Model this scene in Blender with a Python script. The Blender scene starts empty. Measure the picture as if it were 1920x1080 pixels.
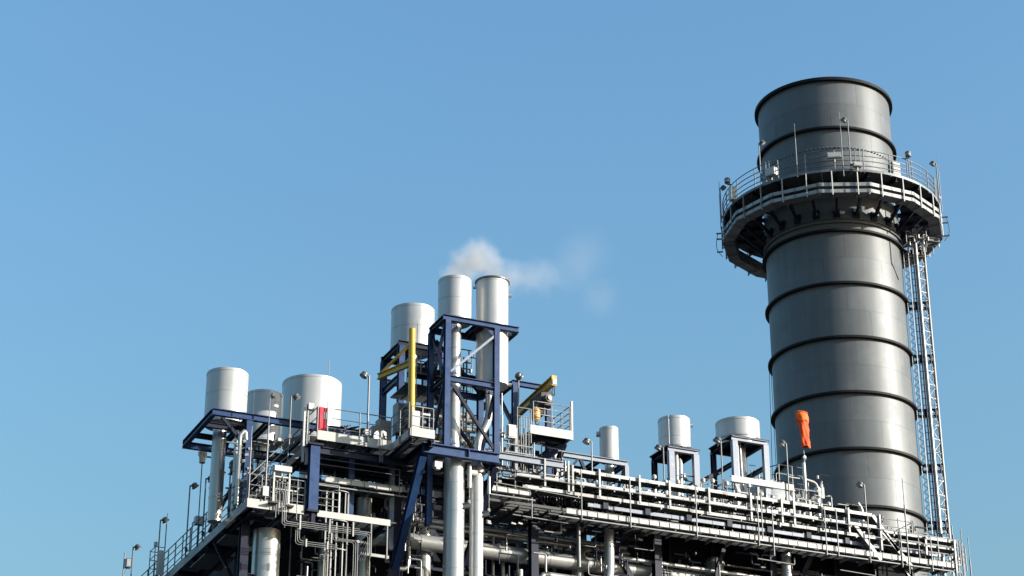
import bpy, math, random
from mathutils import Vector, Matrix
random.seed(7)
R = math.radians
sc = bpy.context.scene
col = sc.collection

# ------------------------------------------------------------------ camera, sky, sun, exposure
cam_data = bpy.data.cameras.new('camera')
cam = bpy.data.objects.new('camera', cam_data)
col.objects.link(cam)
cam.location = (0, 0, 1.6)
cam.rotation_euler = (R(90 + 24.09), 0, R(-24.4))
cam_data.sensor_width = 36
cam_data.lens = 72.81
cam_data.clip_end = 6000
sc.camera = cam

SUN_DIR = Vector((0.773, -0.634, math.tan(R(15.5)))).normalized()      # towards the sun
SUN_EL = math.asin(SUN_DIR.z)
SUN_ROT = math.atan2(SUN_DIR.x, SUN_DIR.y)
w = bpy.data.worlds.new('World')
sc.world = w
w.use_nodes = True
nt = w.node_tree
bg = nt.nodes['Background']
sky = nt.nodes.new('ShaderNodeTexSky')
sky.sky_type = 'NISHITA'
sky.sun_disc = False
sky.sun_elevation = SUN_EL
sky.sun_rotation = SUN_ROT
sky.altitude = 0
sky.air_density = 2.1
sky.dust_density = 4.0
sky.ozone_density = 7.5
nt.links.new(sky.outputs[0], bg.inputs[0])
bg.inputs[1].default_value = 0.15

sun_data = bpy.data.lights.new('sun', 'SUN')
sun_data.energy = 4.3
sun_data.angle = R(0.53)
sun_data.color = (1.0, 0.95, 0.865)
sun = bpy.data.objects.new('sun', sun_data)
col.objects.link(sun)
sun.rotation_euler = SUN_DIR.to_track_quat('Z', 'Y').to_euler()
sun.location = (40, -40, 90)

sc.view_settings.view_transform = 'Standard'
sc.view_settings.look = 'None'
sc.view_settings.exposure = 1.13
sc.view_settings.gamma = 1.0

# ------------------------------------------------------------------ materials
MATS = {}
def mat(name, base, rough=0.5, metal=0.0, var=0.12, nscale=1.5, streak=0.0, dirt=None, bump=0.0, rnd=0.0, spec=0.5, rvar=0.1):
    m = bpy.data.materials.new(name)
    m.use_nodes = True
    n, l = m.node_tree.nodes, m.node_tree.links
    b = n['Principled BSDF']
    b.inputs['Metallic'].default_value = metal
    b.inputs['Specular IOR Level'].default_value = spec
    geo = n.new('ShaderNodeNewGeometry')
    no = n.new('ShaderNodeTexNoise')
    no.inputs['Scale'].default_value = nscale
    no.inputs['Detail'].default_value = 6
    no.inputs['Roughness'].default_value = 0.65
    l.new(geo.outputs['Position'], no.inputs['Vector'])
    mr = n.new('ShaderNodeMapRange')
    mr.inputs[1].default_value = 0.3; mr.inputs[2].default_value = 0.7
    mr.inputs[3].default_value = 1 - var; mr.inputs[4].default_value = 1 + var
    l.new(no.outputs['Fac'], mr.inputs[0])
    fac = mr.outputs[0]
    if streak:
        mp = n.new('ShaderNodeVectorMath'); mp.operation = 'MULTIPLY'
        mp.inputs[1].default_value = (3.2, 3.2, 0.16)
        l.new(geo.outputs['Position'], mp.inputs[0])
        n2 = n.new('ShaderNodeTexNoise'); n2.inputs['Scale'].default_value = 1.0; n2.inputs['Detail'].default_value = 4
        l.new(mp.outputs[0], n2.inputs['Vector'])
        m2 = n.new('ShaderNodeMapRange')
        m2.inputs[1].default_value = 0.35; m2.inputs[2].default_value = 0.7
        m2.inputs[3].default_value = 1 - streak; m2.inputs[4].default_value = 1 + streak
        l.new(n2.outputs['Fac'], m2.inputs[0])
        mu = n.new('ShaderNodeMath'); mu.operation = 'MULTIPLY'
        l.new(fac, mu.inputs[0]); l.new(m2.outputs[0], mu.inputs[1]); fac = mu.outputs[0]
    if rnd:
        oi = n.new('ShaderNodeObjectInfo')
        m3 = n.new('ShaderNodeMapRange')
        m3.inputs[3].default_value = 1 - rnd; m3.inputs[4].default_value = 1 + rnd
        l.new(oi.outputs['Random'], m3.inputs[0])
        mu = n.new('ShaderNodeMath'); mu.operation = 'MULTIPLY'
        l.new(fac, mu.inputs[0]); l.new(m3.outputs[0], mu.inputs[1]); fac = mu.outputs[0]
    vm = n.new('ShaderNodeVectorMath'); vm.operation = 'SCALE'
    vm.inputs[0].default_value = base
    l.new(fac, vm.inputs['Scale'])
    colr = vm.outputs[0]
    if dirt:
        dc, amount, ds = dirt
        n4 = n.new('ShaderNodeTexNoise'); n4.inputs['Scale'].default_value = ds; n4.inputs['Detail'].default_value = 8
        n4.inputs['Roughness'].default_value = 0.7
        l.new(geo.outputs['Position'], n4.inputs['Vector'])
        m4 = n.new('ShaderNodeMapRange')
        m4.inputs[1].default_value = 0.56; m4.inputs[2].default_value = 0.72; m4.inputs[4].default_value = amount
        l.new(n4.outputs['Fac'], m4.inputs[0])
        mx = n.new('ShaderNodeMix'); mx.data_type = 'RGBA'
        l.new(m4.outputs[0], mx.inputs[0]); l.new(colr, mx.inputs[6]); mx.inputs[7].default_value = (*dc, 1)
        colr = mx.outputs[2]
    l.new(colr, b.inputs['Base Color'])
    mr2 = n.new('ShaderNodeMapRange')
    mr2.inputs[1].default_value = 0.3; mr2.inputs[2].default_value = 0.7
    mr2.inputs[3].default_value = max(0.03, rough - rvar); mr2.inputs[4].default_value = min(1, rough + rvar)
    l.new(no.outputs['Fac'], mr2.inputs[0]); l.new(mr2.outputs[0], b.inputs['Roughness'])
    if bump:
        bp = n.new('ShaderNodeBump'); bp.inputs['Strength'].default_value = bump; bp.inputs['Distance'].default_value = 0.02
        l.new(no.outputs['Fac'], bp.inputs['Height']); l.new(bp.outputs[0], b.inputs['Normal'])
    MATS[name] = m
    return m

mat('white_paint', (0.42, 0.422, 0.415), 0.40, 0.30, 0.05, 0.8, 0.08, spec=0.4, dirt=((0.32, 0.315, 0.295), 0.4, 0.8), rnd=0.03)
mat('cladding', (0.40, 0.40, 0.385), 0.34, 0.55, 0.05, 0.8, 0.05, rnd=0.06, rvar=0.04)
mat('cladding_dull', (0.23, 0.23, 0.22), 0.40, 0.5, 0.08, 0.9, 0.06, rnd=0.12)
mat('galvanised', (0.165, 0.17, 0.172), 0.5, 0.35, 0.22, 5.0, rnd=0.25)
mat('tray_steel', (0.29, 0.292, 0.282), 0.5, 0.15, 0.12, 3.0, rnd=0.16, dirt=((0.20, 0.185, 0.16), 0.5, 1.4))
mat('toe_paint', (0.37, 0.368, 0.345), 0.5, 0.05, 0.08, 2.0, dirt=((0.45, 0.40, 0.33), 0.5, 2.5))
mat('grating', (0.07, 0.07, 0.07), 0.6, 0.2, 0.25, 5.0, spec=0.2)
mat('blue_steel', (0.011, 0.036, 0.105), 0.42, 0.1, 0.14, 2.5, rnd=0.08, dirt=((0.05, 0.075, 0.15), 0.45, 3.0), spec=0.3)
mat('shaded_blue_steel', (0.007, 0.010, 0.026), 0.5, 0.0, 0.2, 2.5, spec=0.22, dirt=((0.03, 0.03, 0.035), 0.5, 3.0))  # blue steel darkened to near black: shade put into the paint colour
mat('pale_steel', (0.155, 0.18, 0.225), 0.5, 0.15, 0.12, 3.0, dirt=((0.55, 0.52, 0.46), 0.4, 3.0))
mat('yellow_paint', (0.46, 0.29, 0.014), 0.42, 0.0, 0.08, 3.0, dirt=((0.35, 0.22, 0.04), 0.4, 3.0))
mat('red_paint', (0.62, 0.02, 0.04), 0.4, 0.0, 0.08, 3.0)
mat('orange_cloth', (0.70, 0.075, 0.008), 0.8, 0.0, 0.15, 5.0)
mat('amber_cloth', (0.62, 0.115, 0.008), 0.8, 0.0, 0.15, 5.0)
mat('chimney_grey', (0.112, 0.120, 0.124), 0.50, 0.18, 0.10, 0.5, 0.06, rnd=0.07, dirt=((0.165, 0.168, 0.165), 0.45, 0.6), rvar=0.06, spec=0.28)
mat('chimney_dark', (0.014, 0.014, 0.016), 0.6, 0.0, 0.2, 1.0, spec=0.12)
mat('casing_dark', (0.010, 0.011, 0.013), 0.7, 0.0, 0.25, 0.8, spec=0.08)  # near black, with the shade of the inner bays put into the colour
mat('soot_inside', (0.02, 0.02, 0.02), 0.9)
mat('cabinet_white', (0.43, 0.43, 0.405), 0.45, 0.0, 0.05, 3.0)
mat('lamp_grey', (0.11, 0.114, 0.115), 0.45, 0.3, 0.1, 6.0)
mat('lamp_lens', (0.30, 0.31, 0.32), 0.12, 0.0, 0.05, 6.0)
mat('beige_rubber', (0.42, 0.36, 0.28), 0.6, 0.0, 0.1, 5.0)
mat('black_rubber', (0.02, 0.02, 0.022), 0.6, 0.0, 0.1, 5.0)
mat('brass_orange', (0.60, 0.30, 0.10), 0.5, 0.2, 0.1, 5.0)
mat('cable_black', (0.03, 0.03, 0.035), 0.6)
mat('asphalt', (0.05, 0.05, 0.048), 0.85, 0.0, 0.25, 0.05, bump=0.1, dirt=((0.08, 0.078, 0.07), 0.6, 0.02))

# ------------------------------------------------------------------ mesh helpers
def mesh_obj(name, me, m, parent=None, mtx=None):
    o = bpy.data.objects.new(name, me)
    col.objects.link(o)
    if m is not None:
        if not me.materials:
            me.materials.append(None)
        o.material_slots[0].link = 'OBJECT'
        o.material_slots[0].material = MATS[m]
    M = mtx if mtx is not None else Matrix.Identity(4)
    if parent is not None:
        o.parent = parent
        M = parent.matrix_basis.inverted() @ M if parent.parent is None else (parent.parent.matrix_basis @ parent.matrix_basis).inverted() @ M
    o.matrix_basis = M
    return o

def thing(name, label, cat, loc=(0, 0, 0), group=None, kind=None):
    o = bpy.data.objects.new(name, None)
    col.objects.link(o)
    o.empty_display_size = 0.2
    o.matrix_basis = Matrix.Translation(Vector(loc))
    o['label'] = label
    o['category'] = cat
    if group: o['group'] = group
    if kind: o['kind'] = kind
    return o

UNIT = {}
def _from(name, vs, fs, smooth=None):
    me = bpy.data.meshes.new(name)
    me.from_pydata(vs, [], fs)
    if smooth is not None:
        me.polygons.foreach_set('use_smooth', smooth)
    me.update()
    return me

def prism(name, prof):
    n = len(prof)
    vs = [(x, y, 0) for x, y in prof] + [(x, y, 1) for x, y in prof]
    fs = [(i, (i + 1) % n, n + (i + 1) % n, n + i) for i in range(n)]
    fs += [tuple(reversed(range(n))), tuple(range(n, 2 * n))]
    return _from(name, vs, fs)

def unit(shape):
    if shape in UNIT: return UNIT[shape]
    if shape == 'box':
        me = prism('box', [(-.5, -.5), (.5, -.5), (.5, .5), (-.5, .5)])
    elif shape == 'ibeam':
        t, wb = 0.10, 0.05
        h = .5 - t
        me = prism('ibeam', [(-.5, -.5), (.5, -.5), (.5, -h), (wb, -h), (wb, h), (.5, h), (.5, .5), (-.5, .5), (-.5, h), (-wb, h), (-wb, -h), (-.5, -h)])
    elif shape == 'channel':
        t, wb = 0.12, 0.14
        me = prism('channel', [(-.5, -.5), (.5, -.5), (.5, -.5 + t), (-.5 + wb, -.5 + t), (-.5 + wb, .5 - t), (.5, .5 - t), (.5, .5), (-.5, .5)])
    elif shape.startswith('cyl'):
        n = int(shape[3:])
        c = [(math.cos(2 * math.pi * i / n) * .5, math.sin(2 * math.pi * i / n) * .5) for i in range(n)]
        vs = [(x, y, 0) for x, y in c] + [(x, y, 1) for x, y in c] + [(x, y, 0) for x, y in c] + [(x, y, 1) for x, y in c]
        fs = [(i, (i + 1) % n, n + (i + 1) % n, n + i) for i in range(n)] + [tuple(reversed(range(2 * n, 3 * n))), tuple(range(3 * n, 4 * n))]
        me = _from(shape, vs, fs, [True] * n + [False, False])
    UNIT[shape] = me
    return me

def frame_between(p0, p1, wd, ht, up=None):
    p0, p1 = Vector(p0), Vector(p1)
    z = (p1 - p0)
    L = z.length
    z = z / L
    u = Vector(up) if up else (Vector((0, 0, 1)) if abs(z.z) < 0.95 else Vector((0, 1, 0)))
    x = u.cross(z)
    if x.length < 1e-6: x = Vector((1, 0, 0))
    x.normalize()
    y = z.cross(x)
    M = Matrix((( x.x, y.x, z.x, p0.x), (x.y, y.y, z.y, p0.y), (x.z, y.z, z.z, p0.z), (0, 0, 0, 1)))
    return M @ Matrix.Diagonal((wd, ht, L, 1))

def el(parent, name, shape, m, p0, p1, wd, ht=None, up=None):
    """a straight member from p0 to p1: wd across, ht up"""
    return mesh_obj(name, unit(shape), m, parent, frame_between(p0, p1, wd, wd if ht is None else ht, up))

def box(parent, name, m, a, b):
    a, b = Vector(a), Vector(b)
    M = Matrix.Translation(((a.x + b.x) / 2, (a.y + b.y) / 2, min(a.z, b.z))) @ Matrix.Diagonal((abs(b.x - a.x), abs(b.y - a.y), abs(b.z - a.z), 1))
    return mesh_obj(name, unit('box'), m, parent, M)

def round_path(pts, bend, seg=6):
    pts = [Vector(p) for p in pts]
    if bend <= 0 or len(pts) < 3: return pts
    out = [pts[0]]
    for i in range(1, len(pts) - 1):
        a, b, c = pts[i - 1], pts[i], pts[i + 1]
        d1, d2 = (a - b), (c - b)
        r = min(bend, d1.length * .49, d2.length * .49)
        s, e = b + d1.normalized() * r, b + d2.normalized() * r
        for k in range(seg + 1):
            t = k / seg
            out.append(s * (1 - t) ** 2 + b * 2 * t * (1 - t) + e * t * t)
    out.append(pts[-1])
    return out

def tube(parent, name, m, pts, r, n=10, bend=0.0, seg=6, closed=False, radii=None):
    P = round_path(pts, bend, seg)
    k = len(P)
    vs, fs, sm = [], [], []
    prev = None
    for i in range(k):
        if closed:
            t = (P[(i + 1) % k] - P[i - 1]).normalized()
        else:
            t = (P[min(i + 1, k - 1)] - P[max(i - 1, 0)]).normalized()
        if prev is None:
            ref = Vector((0, 0, 1)) if abs(t.z) < 0.9 else Vector((1, 0, 0))
            x = ref.cross(t).normalized()
        else:
            x = (prev - t * prev.dot(t)).normalized()
        prev = x
        y = t.cross(x)
        rr = radii[i] if radii else r
        for j in range(n):
            a = 2 * math.pi * j / n
            vs.append(P[i] + x * (math.cos(a) * rr) + y * (math.sin(a) * rr))
    rng = k if closed else k - 1
    for i in range(rng):
        i2 = (i + 1) % k
        for j in range(n):
            j2 = (j + 1) % n
            fs.append((i * n + j, i * n + j2, i2 * n + j2, i2 * n + j)); sm.append(True)
    if not closed:
        b0 = len(vs); vs += vs[:n]; fs.append(tuple(reversed(range(b0, b0 + n)))); sm.append(False)
        b1 = len(vs); vs += vs[(k - 1) * n:k * n]; fs.append(tuple(range(b1, b1 + n))); sm.append(False)
    c = sum(P, Vector()) / k
    return mesh_obj(name, _from(name, [tuple(v - c) for v in vs], fs, sm), m, parent, Matrix.Translation(c))

def lathe(parent, name, m, c, prof, n=40, smooth_profile=False, a0=0.0, a1=2 * math.pi, axis=None):
    full = abs(a1 - a0 - 2 * math.pi) < 1e-6
    k = n if full else n + 1
    vs, fs = [], []
    def ring(r, z):
        s = len(vs)
        for j in range(k):
            a = a0 + (a1 - a0) * j / n
            vs.append((math.cos(a) * r, math.sin(a) * r, z))
        return s
    if smooth_profile:
        rs = [ring(r, z) for r, z in prof]
        pairs = list(zip(rs[:-1], rs[1:]))
    else:
        pairs = [(ring(*prof[i]), ring(*prof[i + 1])) for i in range(len(prof) - 1)]
    for s, t in pairs:
        for j in range(n):
            j2 = (j + 1) % k
            fs.append((s + j, s + j2, t + j2, t + j))
    M = Matrix.Translation(Vector(c))
    if axis is not None:
        M = M @ Vector(axis).normalized().to_track_quat('Z', 'Y').to_matrix().to_4x4()
    return mesh_obj(name, _from(name, vs, fs, [True] * len(fs)), m, parent, M)

GRATE = {}
def grating_mesh(lx, ly, step=0.075):
    key = (round(lx, 2), round(ly, 2), step)
    if key in GRATE: return GRATE[key]
    vs, fs = [], []
    def bx(x0, y0, x1, y1, z0, z1):
        s = len(vs)
        vs.extend([(x0, y0, z0), (x1, y0, z0), (x1, y1, z0), (x0, y1, z0), (x0, y0, z1), (x1, y0, z1), (x1, y1, z1), (x0, y1, z1)])
        for f in ((3, 2, 1, 0), (4, 5, 6, 7), (0, 1, 5, 4), (1, 2, 6, 5), (2, 3, 7, 6), (3, 0, 4, 7)):
            fs.append(tuple(s + i for i in f))
    g = 0.008
    k = max(2, int(ly / step))
    for i in range(k + 1):
        y = g + (ly - 2 * g) * i / k
        bx(g, y - .006, lx - g, y + .006, -.045, 0)
    for x in (g, lx / 2, lx - g):
        bx(x - .006, g, x + .006, ly - g, -.044, -.001)
    GRATE[key] = _from('grating', vs, fs)
    return GRATE[key]

def deck(parent, x0, x1, y0, y1, z, step=1.0, m='grating', name='deck_panel'):
    n = max(1, round((x1 - x0) / step))
    lx = (x1 - x0) / n
    for i in range(n):
        mesh_obj(name, grating_mesh(lx, y1 - y0), m, parent, Matrix.Translation((x0 + i * lx, y0, z)))

def deck_y(parent, x0, x1, y0, y1, z, step=1.0, m='grating', name='deck_panel'):
    n = max(1, round((y1 - y0) / step))
    ly = (y1 - y0) / n
    for i in range(n):
        mesh_obj(name, grating_mesh(x1 - x0, ly), m, parent, Matrix.Translation((x0, y0 + i * ly, z)))

def handrail(label, pts, h=1.1, mids=2, spacing=1.25, m='galvanised', r=0.024, low=0.25, cat='railing', group=None, post_drop=0.12):
    """posts, a top rail and mid rails along a polyline at deck level"""
    pts = [Vector(p) for p in pts]
    t = thing('handrail', label, cat, pts[0], group)
    tube(t, 'top_rail', m, [p + Vector((0, 0, h)) for p in pts], r, 8)
    for k in range(mids):
        z = low + (h - low) * k / mids if mids else 0
        tube(t, 'mid_rail', m, [p + Vector((0, 0, z)) for p in pts], r * 0.85, 8)
    for i in range(len(pts) - 1):
        a, b = pts[i], pts[i + 1]
        n = max(1, round((b - a).length / spacing))
        for k in range(n + (1 if i == len(pts) - 2 else 0)):
            p = a.lerp(b, k / n)
            el(t, 'post', 'cyl8', m, p - Vector((0, 0, post_drop)), p + Vector((0, 0, h)), r * 2.3)
    return t

def pipe(label, pts, r, m='cladding', bend=None, band=1.6, cat='pipe', group=None, name='pipe_run', n=24, bands=True):
    t = thing(name, label, cat, pts[0], group)
    pw = tube(t, 'pipe_wall', m, pts, r, n, r * 2.2 if bend is None else bend)
    if bands:
        P = [Vector(p) for p in pts]
        for a, b in zip(P[:-1], P[1:]):
            L = (b - a).length
            if L < band * 1.2: continue
            k = int(L / band)
            d = (b - a) / L
            for i in range(1, k + 1):
                q = a + d * (L * i / (k + 1))
                el(pw, 'cladding_band', 'cyl24', m, q - d * 0.035, q + d * 0.035, r * 2 + 0.022)
    return t

def lamp(label, base, h, yaw, arm=0.22, tilt=35, pole_r=0.032, group=None, size=1.0, name='floodlight', m='galvanised'):
    """pole with a bell-shaped two-tier luminaire; yaw = heading of the arm in degrees"""
    base = Vector(base)
    t = thing(name, label, 'floodlight', base, group)
    top = base + Vector((0, 0, h))
    d = Vector((math.cos(R(yaw)), math.sin(R(yaw)), 0))
    el(t, 'pole', 'cyl10', m, base, top, pole_r * 2)
    e = top + d * arm
    el(t, 'bracket', 'box', 'lamp_grey', top - Vector((0, 0, .03)) , e + Vector((0, 0, .02)), .06, .05)
    ax = (Vector((0, 0, 1)) * math.cos(R(tilt)) - d * math.sin(R(tilt)))
    c = e - ax * 0.05
    s = size * 0.86
    head = lathe(t, 'lamp_housing', 'lamp_grey', c, [(0.001, .20 * s), (.11 * s, .195 * s), (.16 * s, .15 * s), (.165 * s, .07 * s), (.12 * s, .05 * s), (.12 * s, .03 * s), (.19 * s, .02 * s), (.20 * s, -.05 * s), (.17 * s, -.055 * s)], 18, axis=ax)
    lathe(head, 'lamp_lens', 'lamp_lens', c, [(.172 * s, -.05 * s), (.10 * s, -.075 * s), (0.001, -.082 * s)], 18, True, axis=ax)
    box(t, 'junction_box', 'lamp_grey', base + Vector((-.06, -.08, .25)), base + Vector((.06, -.02, .42)))
    return t

def rod(label, base, h, r=0.022, group=None, m='galvanised'):
    base = Vector(base)
    t = thing('lightning_rod', label, 'lightning rod', base, group)
    el(t, 'mast', 'cyl10', m, base, base + Vector((0, 0, h * .72)), r * 2.4)
    el(t, 'tip', 'cyl8', m, base + Vector((0, 0, h * .72)), base + Vector((0, 0, h)), r * 1.3)
    return t

# ------------------------------------------------------------------ ground
g = mesh_obj('ground', _from('ground', [(-2500, -2500, 0), (2500, -2500, 0), (2500, 2500, 0), (-2500, 2500, 0)], [(0, 1, 2, 3)]), 'asphalt')
g['kind'] = 'structure'
g['label'] = 'grey concrete yard around the power plant'

# ------------------------------------------------------------------ chimney
CX, CY, CR = 59.73, 88.20, 3.74
_t = Vector((-CX, -CY, 0)).normalized()
_r = Vector((-_t.y, _t.x, 0))          # to the right as seen from the yard
if _r.x < 0: _r = -_r
def ch(phi, rad, z):
    """point on the chimney: phi degrees from the yard-facing line, positive to the right"""
    return Vector((CX, CY, z)) + _t * (math.cos(R(phi)) * rad) + _r * (math.sin(R(phi)) * rad)
PH0 = math.atan2(_t.y, _t.x)

chimney = thing('chimney', 'tall round grey steel chimney with dark stiffening rings at the right', 'chimney', (CX, CY, 0))
lathe(chimney, 'liner', 'soot_inside', (CX, CY, 0), [(CR - .02, 0), (CR - .02, 59.6), (CR - .10, 59.6), (CR - .10, 20)], 72)
RINGS = [34.65, 37.79, 40.92, 44.05, 47.19, 50.31, 56.61]
def shell_plate(z0, z1, a0, a1, gap=0.010):
    n = 9
    da = gap / CR
    vs, nr = [], []
    for zi in (z0 + gap / 2, z1 - gap / 2):
        for j in range(n + 1):
            a = a0 + da / 2 + (a1 - a0 - da) * j / n
            vs.append((math.cos(a) * CR, math.sin(a) * CR, zi)); nr.append((math.cos(a), math.sin(a), 0))
    for zi in (z0 + gap / 2, z1 - gap / 2):
        for j in range(n + 1):
            a = a0 + da / 2 + (a1 - a0 - da) * j / n
            vs.append((math.cos(a) * (CR - .015), math.sin(a) * (CR - .015), zi)); nr.append((math.cos(a), math.sin(a), 0))
    k = n + 1
    fs = [(j, j + 1, k + j + 1, k + j) for j in range(n)]
    fs += [(2 * k + j, 2 * k + j + 1, j + 1, j) for j in range(n)] + [(k + j, k + j + 1, 3 * k + j + 1, 3 * k + j) for j in range(n)]
    fs += [(0, k, 3 * k, 2 * k), (n, 2 * k + n, 3 * k + n, k + n)]
    me = _from('shell_plate', vs, fs, [True] * n + [False] * (2 * n + 2))
    me.normals_split_custom_set_from_vertices(nr)
    return me
zs = [27.0]
levels = [28.2, 29.95, 31.52, 33.08, 34.65, 36.22, 37.79, 39.35, 40.92, 42.48, 44.05, 45.62, 47.19, 48.75, 50.31, 52.4, 54.5, 56.61, 58.15, 59.66]
for i in range(len(levels) - 1):
    off = PH0 + (0.18 if i % 2 else 0.62) + 0.13 * math.sin(i * 1.7)
    for k in range(7):
        a0 = off + 2 * math.pi * k / 7
        mid = a0 + math.pi / 7
        if math.cos(mid - PH0) < -0.55: continue
        mesh_obj('shell_plate', shell_plate(levels[i], levels[i + 1], a0, a0 + 2 * math.pi / 7), 'chimney_grey', chimney, Matrix.Translation((CX, CY, 0)))
lathe(chimney, 'lower_shell', 'chimney_grey', (CX, CY, 0), [(CR, 0), (CR, 28.2)], 72)
for z in RINGS:
    lathe(chimney, 'stiffening_ring', 'chimney_dark', (CX, CY, z), [(CR - .01, -.09), (CR + .21, -.09), (CR + .21, .03), (CR - .01, .03)], 80)
lathe(chimney, 'rim', 'chimney_dark', (CX, CY, 59.6), [(CR - .12, -.02), (CR + .20, -.02), (CR + .20, .16), (CR - .12, .16), (CR - .12, -.02)], 80)
for k in range(46):                                     # insulation pins in a row
    a = -70 + k * 3.4
    el(chimney, 'stud', 'cyl8', 'galvanised', ch(a, CR - .01, 55.38), ch(a, CR + .10, 55.38), 0.07)
lathe(chimney, 'flange_band', 'chimney_grey', (CX, CY, 50.75), [(CR + .005, 0), (CR + .12, 0), (CR + .12, .10), (CR + .005, .10)], 80)
lathe(chimney, 'flange_band', 'chimney_grey', (CX, CY, 51.0), [(CR + .005, 0), (CR + .06, 0), (CR + .06, .28), (CR + .005, .28)], 80)
# manway hatch near the top right of the lower shell
for a, b in (((56, 50.2), (56, 48.9)), ((56, 48.9), (66, 48.1))):
    el(chimney, 'earthing_cable', 'box', 'cable_black', ch(a[0], CR + .02, a[1]), ch(b[0], CR + .02, b[1]), .05)
el(chimney, 'stay_wire', 'cyl8', 'cable_black', ch(-90, CR + .06, 44.0), ch(-88, CR + .06, 33), .03)
el(chimney, 'stay_wire', 'cyl8', 'cable_black', ch(-93, CR + .16, 44.0), ch(-100, CR + .5, 33), .03)

# platform round the chimney
plat = thing('chimney_platform', 'round gallery of steel plates encircling the top of the chimney', 'platform', (CX, CY, 52.6))
PZ, PO = 52.77, 6.07
NS = 22
for k in range(NS):
    a0 = PH0 + 2 * math.pi * (k + .5) / NS + R(5)
    a1 = a0 + 2 * math.pi / NS
    g_ = .012
    lathe(plat, 'deck_panel', 'grating', (CX, CY, PZ), [(CR + .16, -.05), (PO - .05, -.05), (PO - .05, 0), (CR + .16, 0), (CR + .16, -.05)], 5, a0=a0 + g_ / 5, a1=a1 - g_ / 5)
    lathe(plat, 'toe_plate', 'galvanised', (CX, CY, PZ), [(PO - .03, -.05), (PO, -.05), (PO, .09), (PO - .03, .09), (PO - .03, -.05)], 5, a0=a0 + .001, a1=a1 - .001)
    phi = 5 + 360 * k / NS
    el(plat, 'bracket_beam', 'ibeam', 'shaded_blue_steel', ch(phi, CR, PZ - .17), ch(phi, PO - .1, PZ - .17), .14, .22)
    el(plat, 'knee_brace', 'box', 'shaded_blue_steel', ch(phi, CR + .12, 51.2), ch(phi, PO - .9, PZ - .27), .13, .16)
    box_c = ch(phi, CR + .06, 51.25)
    el(plat, 'foot_plate', 'box', 'shaded_blue_steel', ch(phi, CR, 51.3), ch(phi, CR + .16, 51.3), .36, .5)

gal = thing('handrail', 'curved four-line railing along the round chimney gallery', 'railing', (CX, CY, PZ))
for z in (0.32, 0.62, 0.92, 1.25):
    tube(gal, 'top_rail' if z > 1 else 'mid_rail', 'galvanised', [ch(a * 5, PO - .06, PZ + z) for a in range(72)], .026, 8, closed=True)
for k in range(24):
    a = 4 + k * 15
    el(gal, 'post', 'cyl8', 'galvanised', ch(a, PO - .06, PZ - .1), ch(a, PO - .06, PZ + 1.25), .06)
for a in (-33, -31, 14.5, 17, 45, 46.5, 73, 75):
    el(gal, 'gate_post', 'cyl8', 'galvanised', ch(a, PO - .02, PZ - .1), ch(a, PO - .02, PZ + 1.3), .05)

NG = 14
def tray_ring(label, z, rad, hgt, wid):
    t = thing('cable_tray', label, 'cable tray', (CX, CY, z))
    for k in range(NG):
        a0, a1 = -4.5 + 360 * k / NG, -4.5 + 360 * (k + 1) / NG
        p0, p1 = ch(a0, rad, z), ch(a1, rad, z)
        q0, q1 = ch(a0, rad - wid, z), ch(a1, rad - wid, z)
        d = (p1 - p0).normalized() * .004
        el(t, 'outer_side', 'box', 'tray_steel', p0 + d, p1 - d, .03, hgt)
        el(t, 'inner_side', 'box', 'galvanised', q0, q1, .03, hgt)
        m0, m1 = (p0 + q0) / 2 - Vector((0, 0, hgt / 2 - .012)), (p1 + q1) / 2 - Vector((0, 0, hgt / 2 - .012))
        el(t, 'tray_bottom', 'box', 'galvanised', m0, m1, wid - .03, .02)
        for f in (.04, .5, .96):
            s_ = p0.lerp(p1, f) + (p0 + p1 - 2 * Vector((CX, CY, z))).normalized() * .022
            el(t, 'splice_plate', 'box', 'galvanised', s_ - d * 12, s_ + d * 12, .012, hgt * .8)
    return t
tray_ring('upper many-sided cable tray hung under the chimney gallery', 51.95, 6.16, .20, .62)
tray_ring('lower many-sided cable tray hung under the chimney gallery', 51.56, 6.16, .20, .62)
hang = thing('tray_hangers', 'thin vertical hangers carrying the cable trays below the chimney gallery', 'hangers', (CX, CY, 51))
for k in range(28):
    a = 2 + 360 * k / 28
    rr = 6.21 * math.cos(R(360 / NG / 2)) / math.cos(R(((a + 4.5) % (360 / NG)) - 360 / NG / 2)) + .03
    el(hang, 'hanger', 'box', 'galvanised', ch(a, rr, 51.3), ch(a, rr, PZ - .05), .06, .05)
    el(hang, 'hanger_foot', 'box', 'galvanised', ch(a, rr - .7, 51.4), ch(a, rr, 51.4), .05, .05)

# things standing on the gallery
def gallery_lamp(label, phi, h, side, rad=6.12, z=PZ, size=1.0, **k):
    p = ch(phi, rad, z)
    d = (_r * side)
    lamp(label, p, h, math.degrees(math.atan2(d.y, d.x)), arm=.18, size=size, **k)
gallery_lamp('floodlight on a tall pole at the left end of the chimney gallery', -84, 2.2, 1)
gallery_lamp('floodlight with a pole in front of the left part of the gallery', -36, 2.6, 1)
gallery_lamp('floodlight on a pole at the front of the chimney gallery', 12, 3.05, -1)
gallery_lamp('floodlight on a tall pole at the right end of the chimney gallery', 80, 2.5, -1)
rod('lightning rod at the left end of the chimney gallery', ch(-86, 6.16, PZ - .3), 3.0)
rod('lightning rod on the front left of the chimney gallery', ch(-15, 6.16, PZ - .2), 3.3)
rod('lightning rod right of the middle of the chimney gallery', ch(8, 6.16, PZ - .4), 3.9)
rod('lightning rod at the right end of the chimney gallery', ch(83, 6.18, PZ - .4), 3.5)
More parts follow.
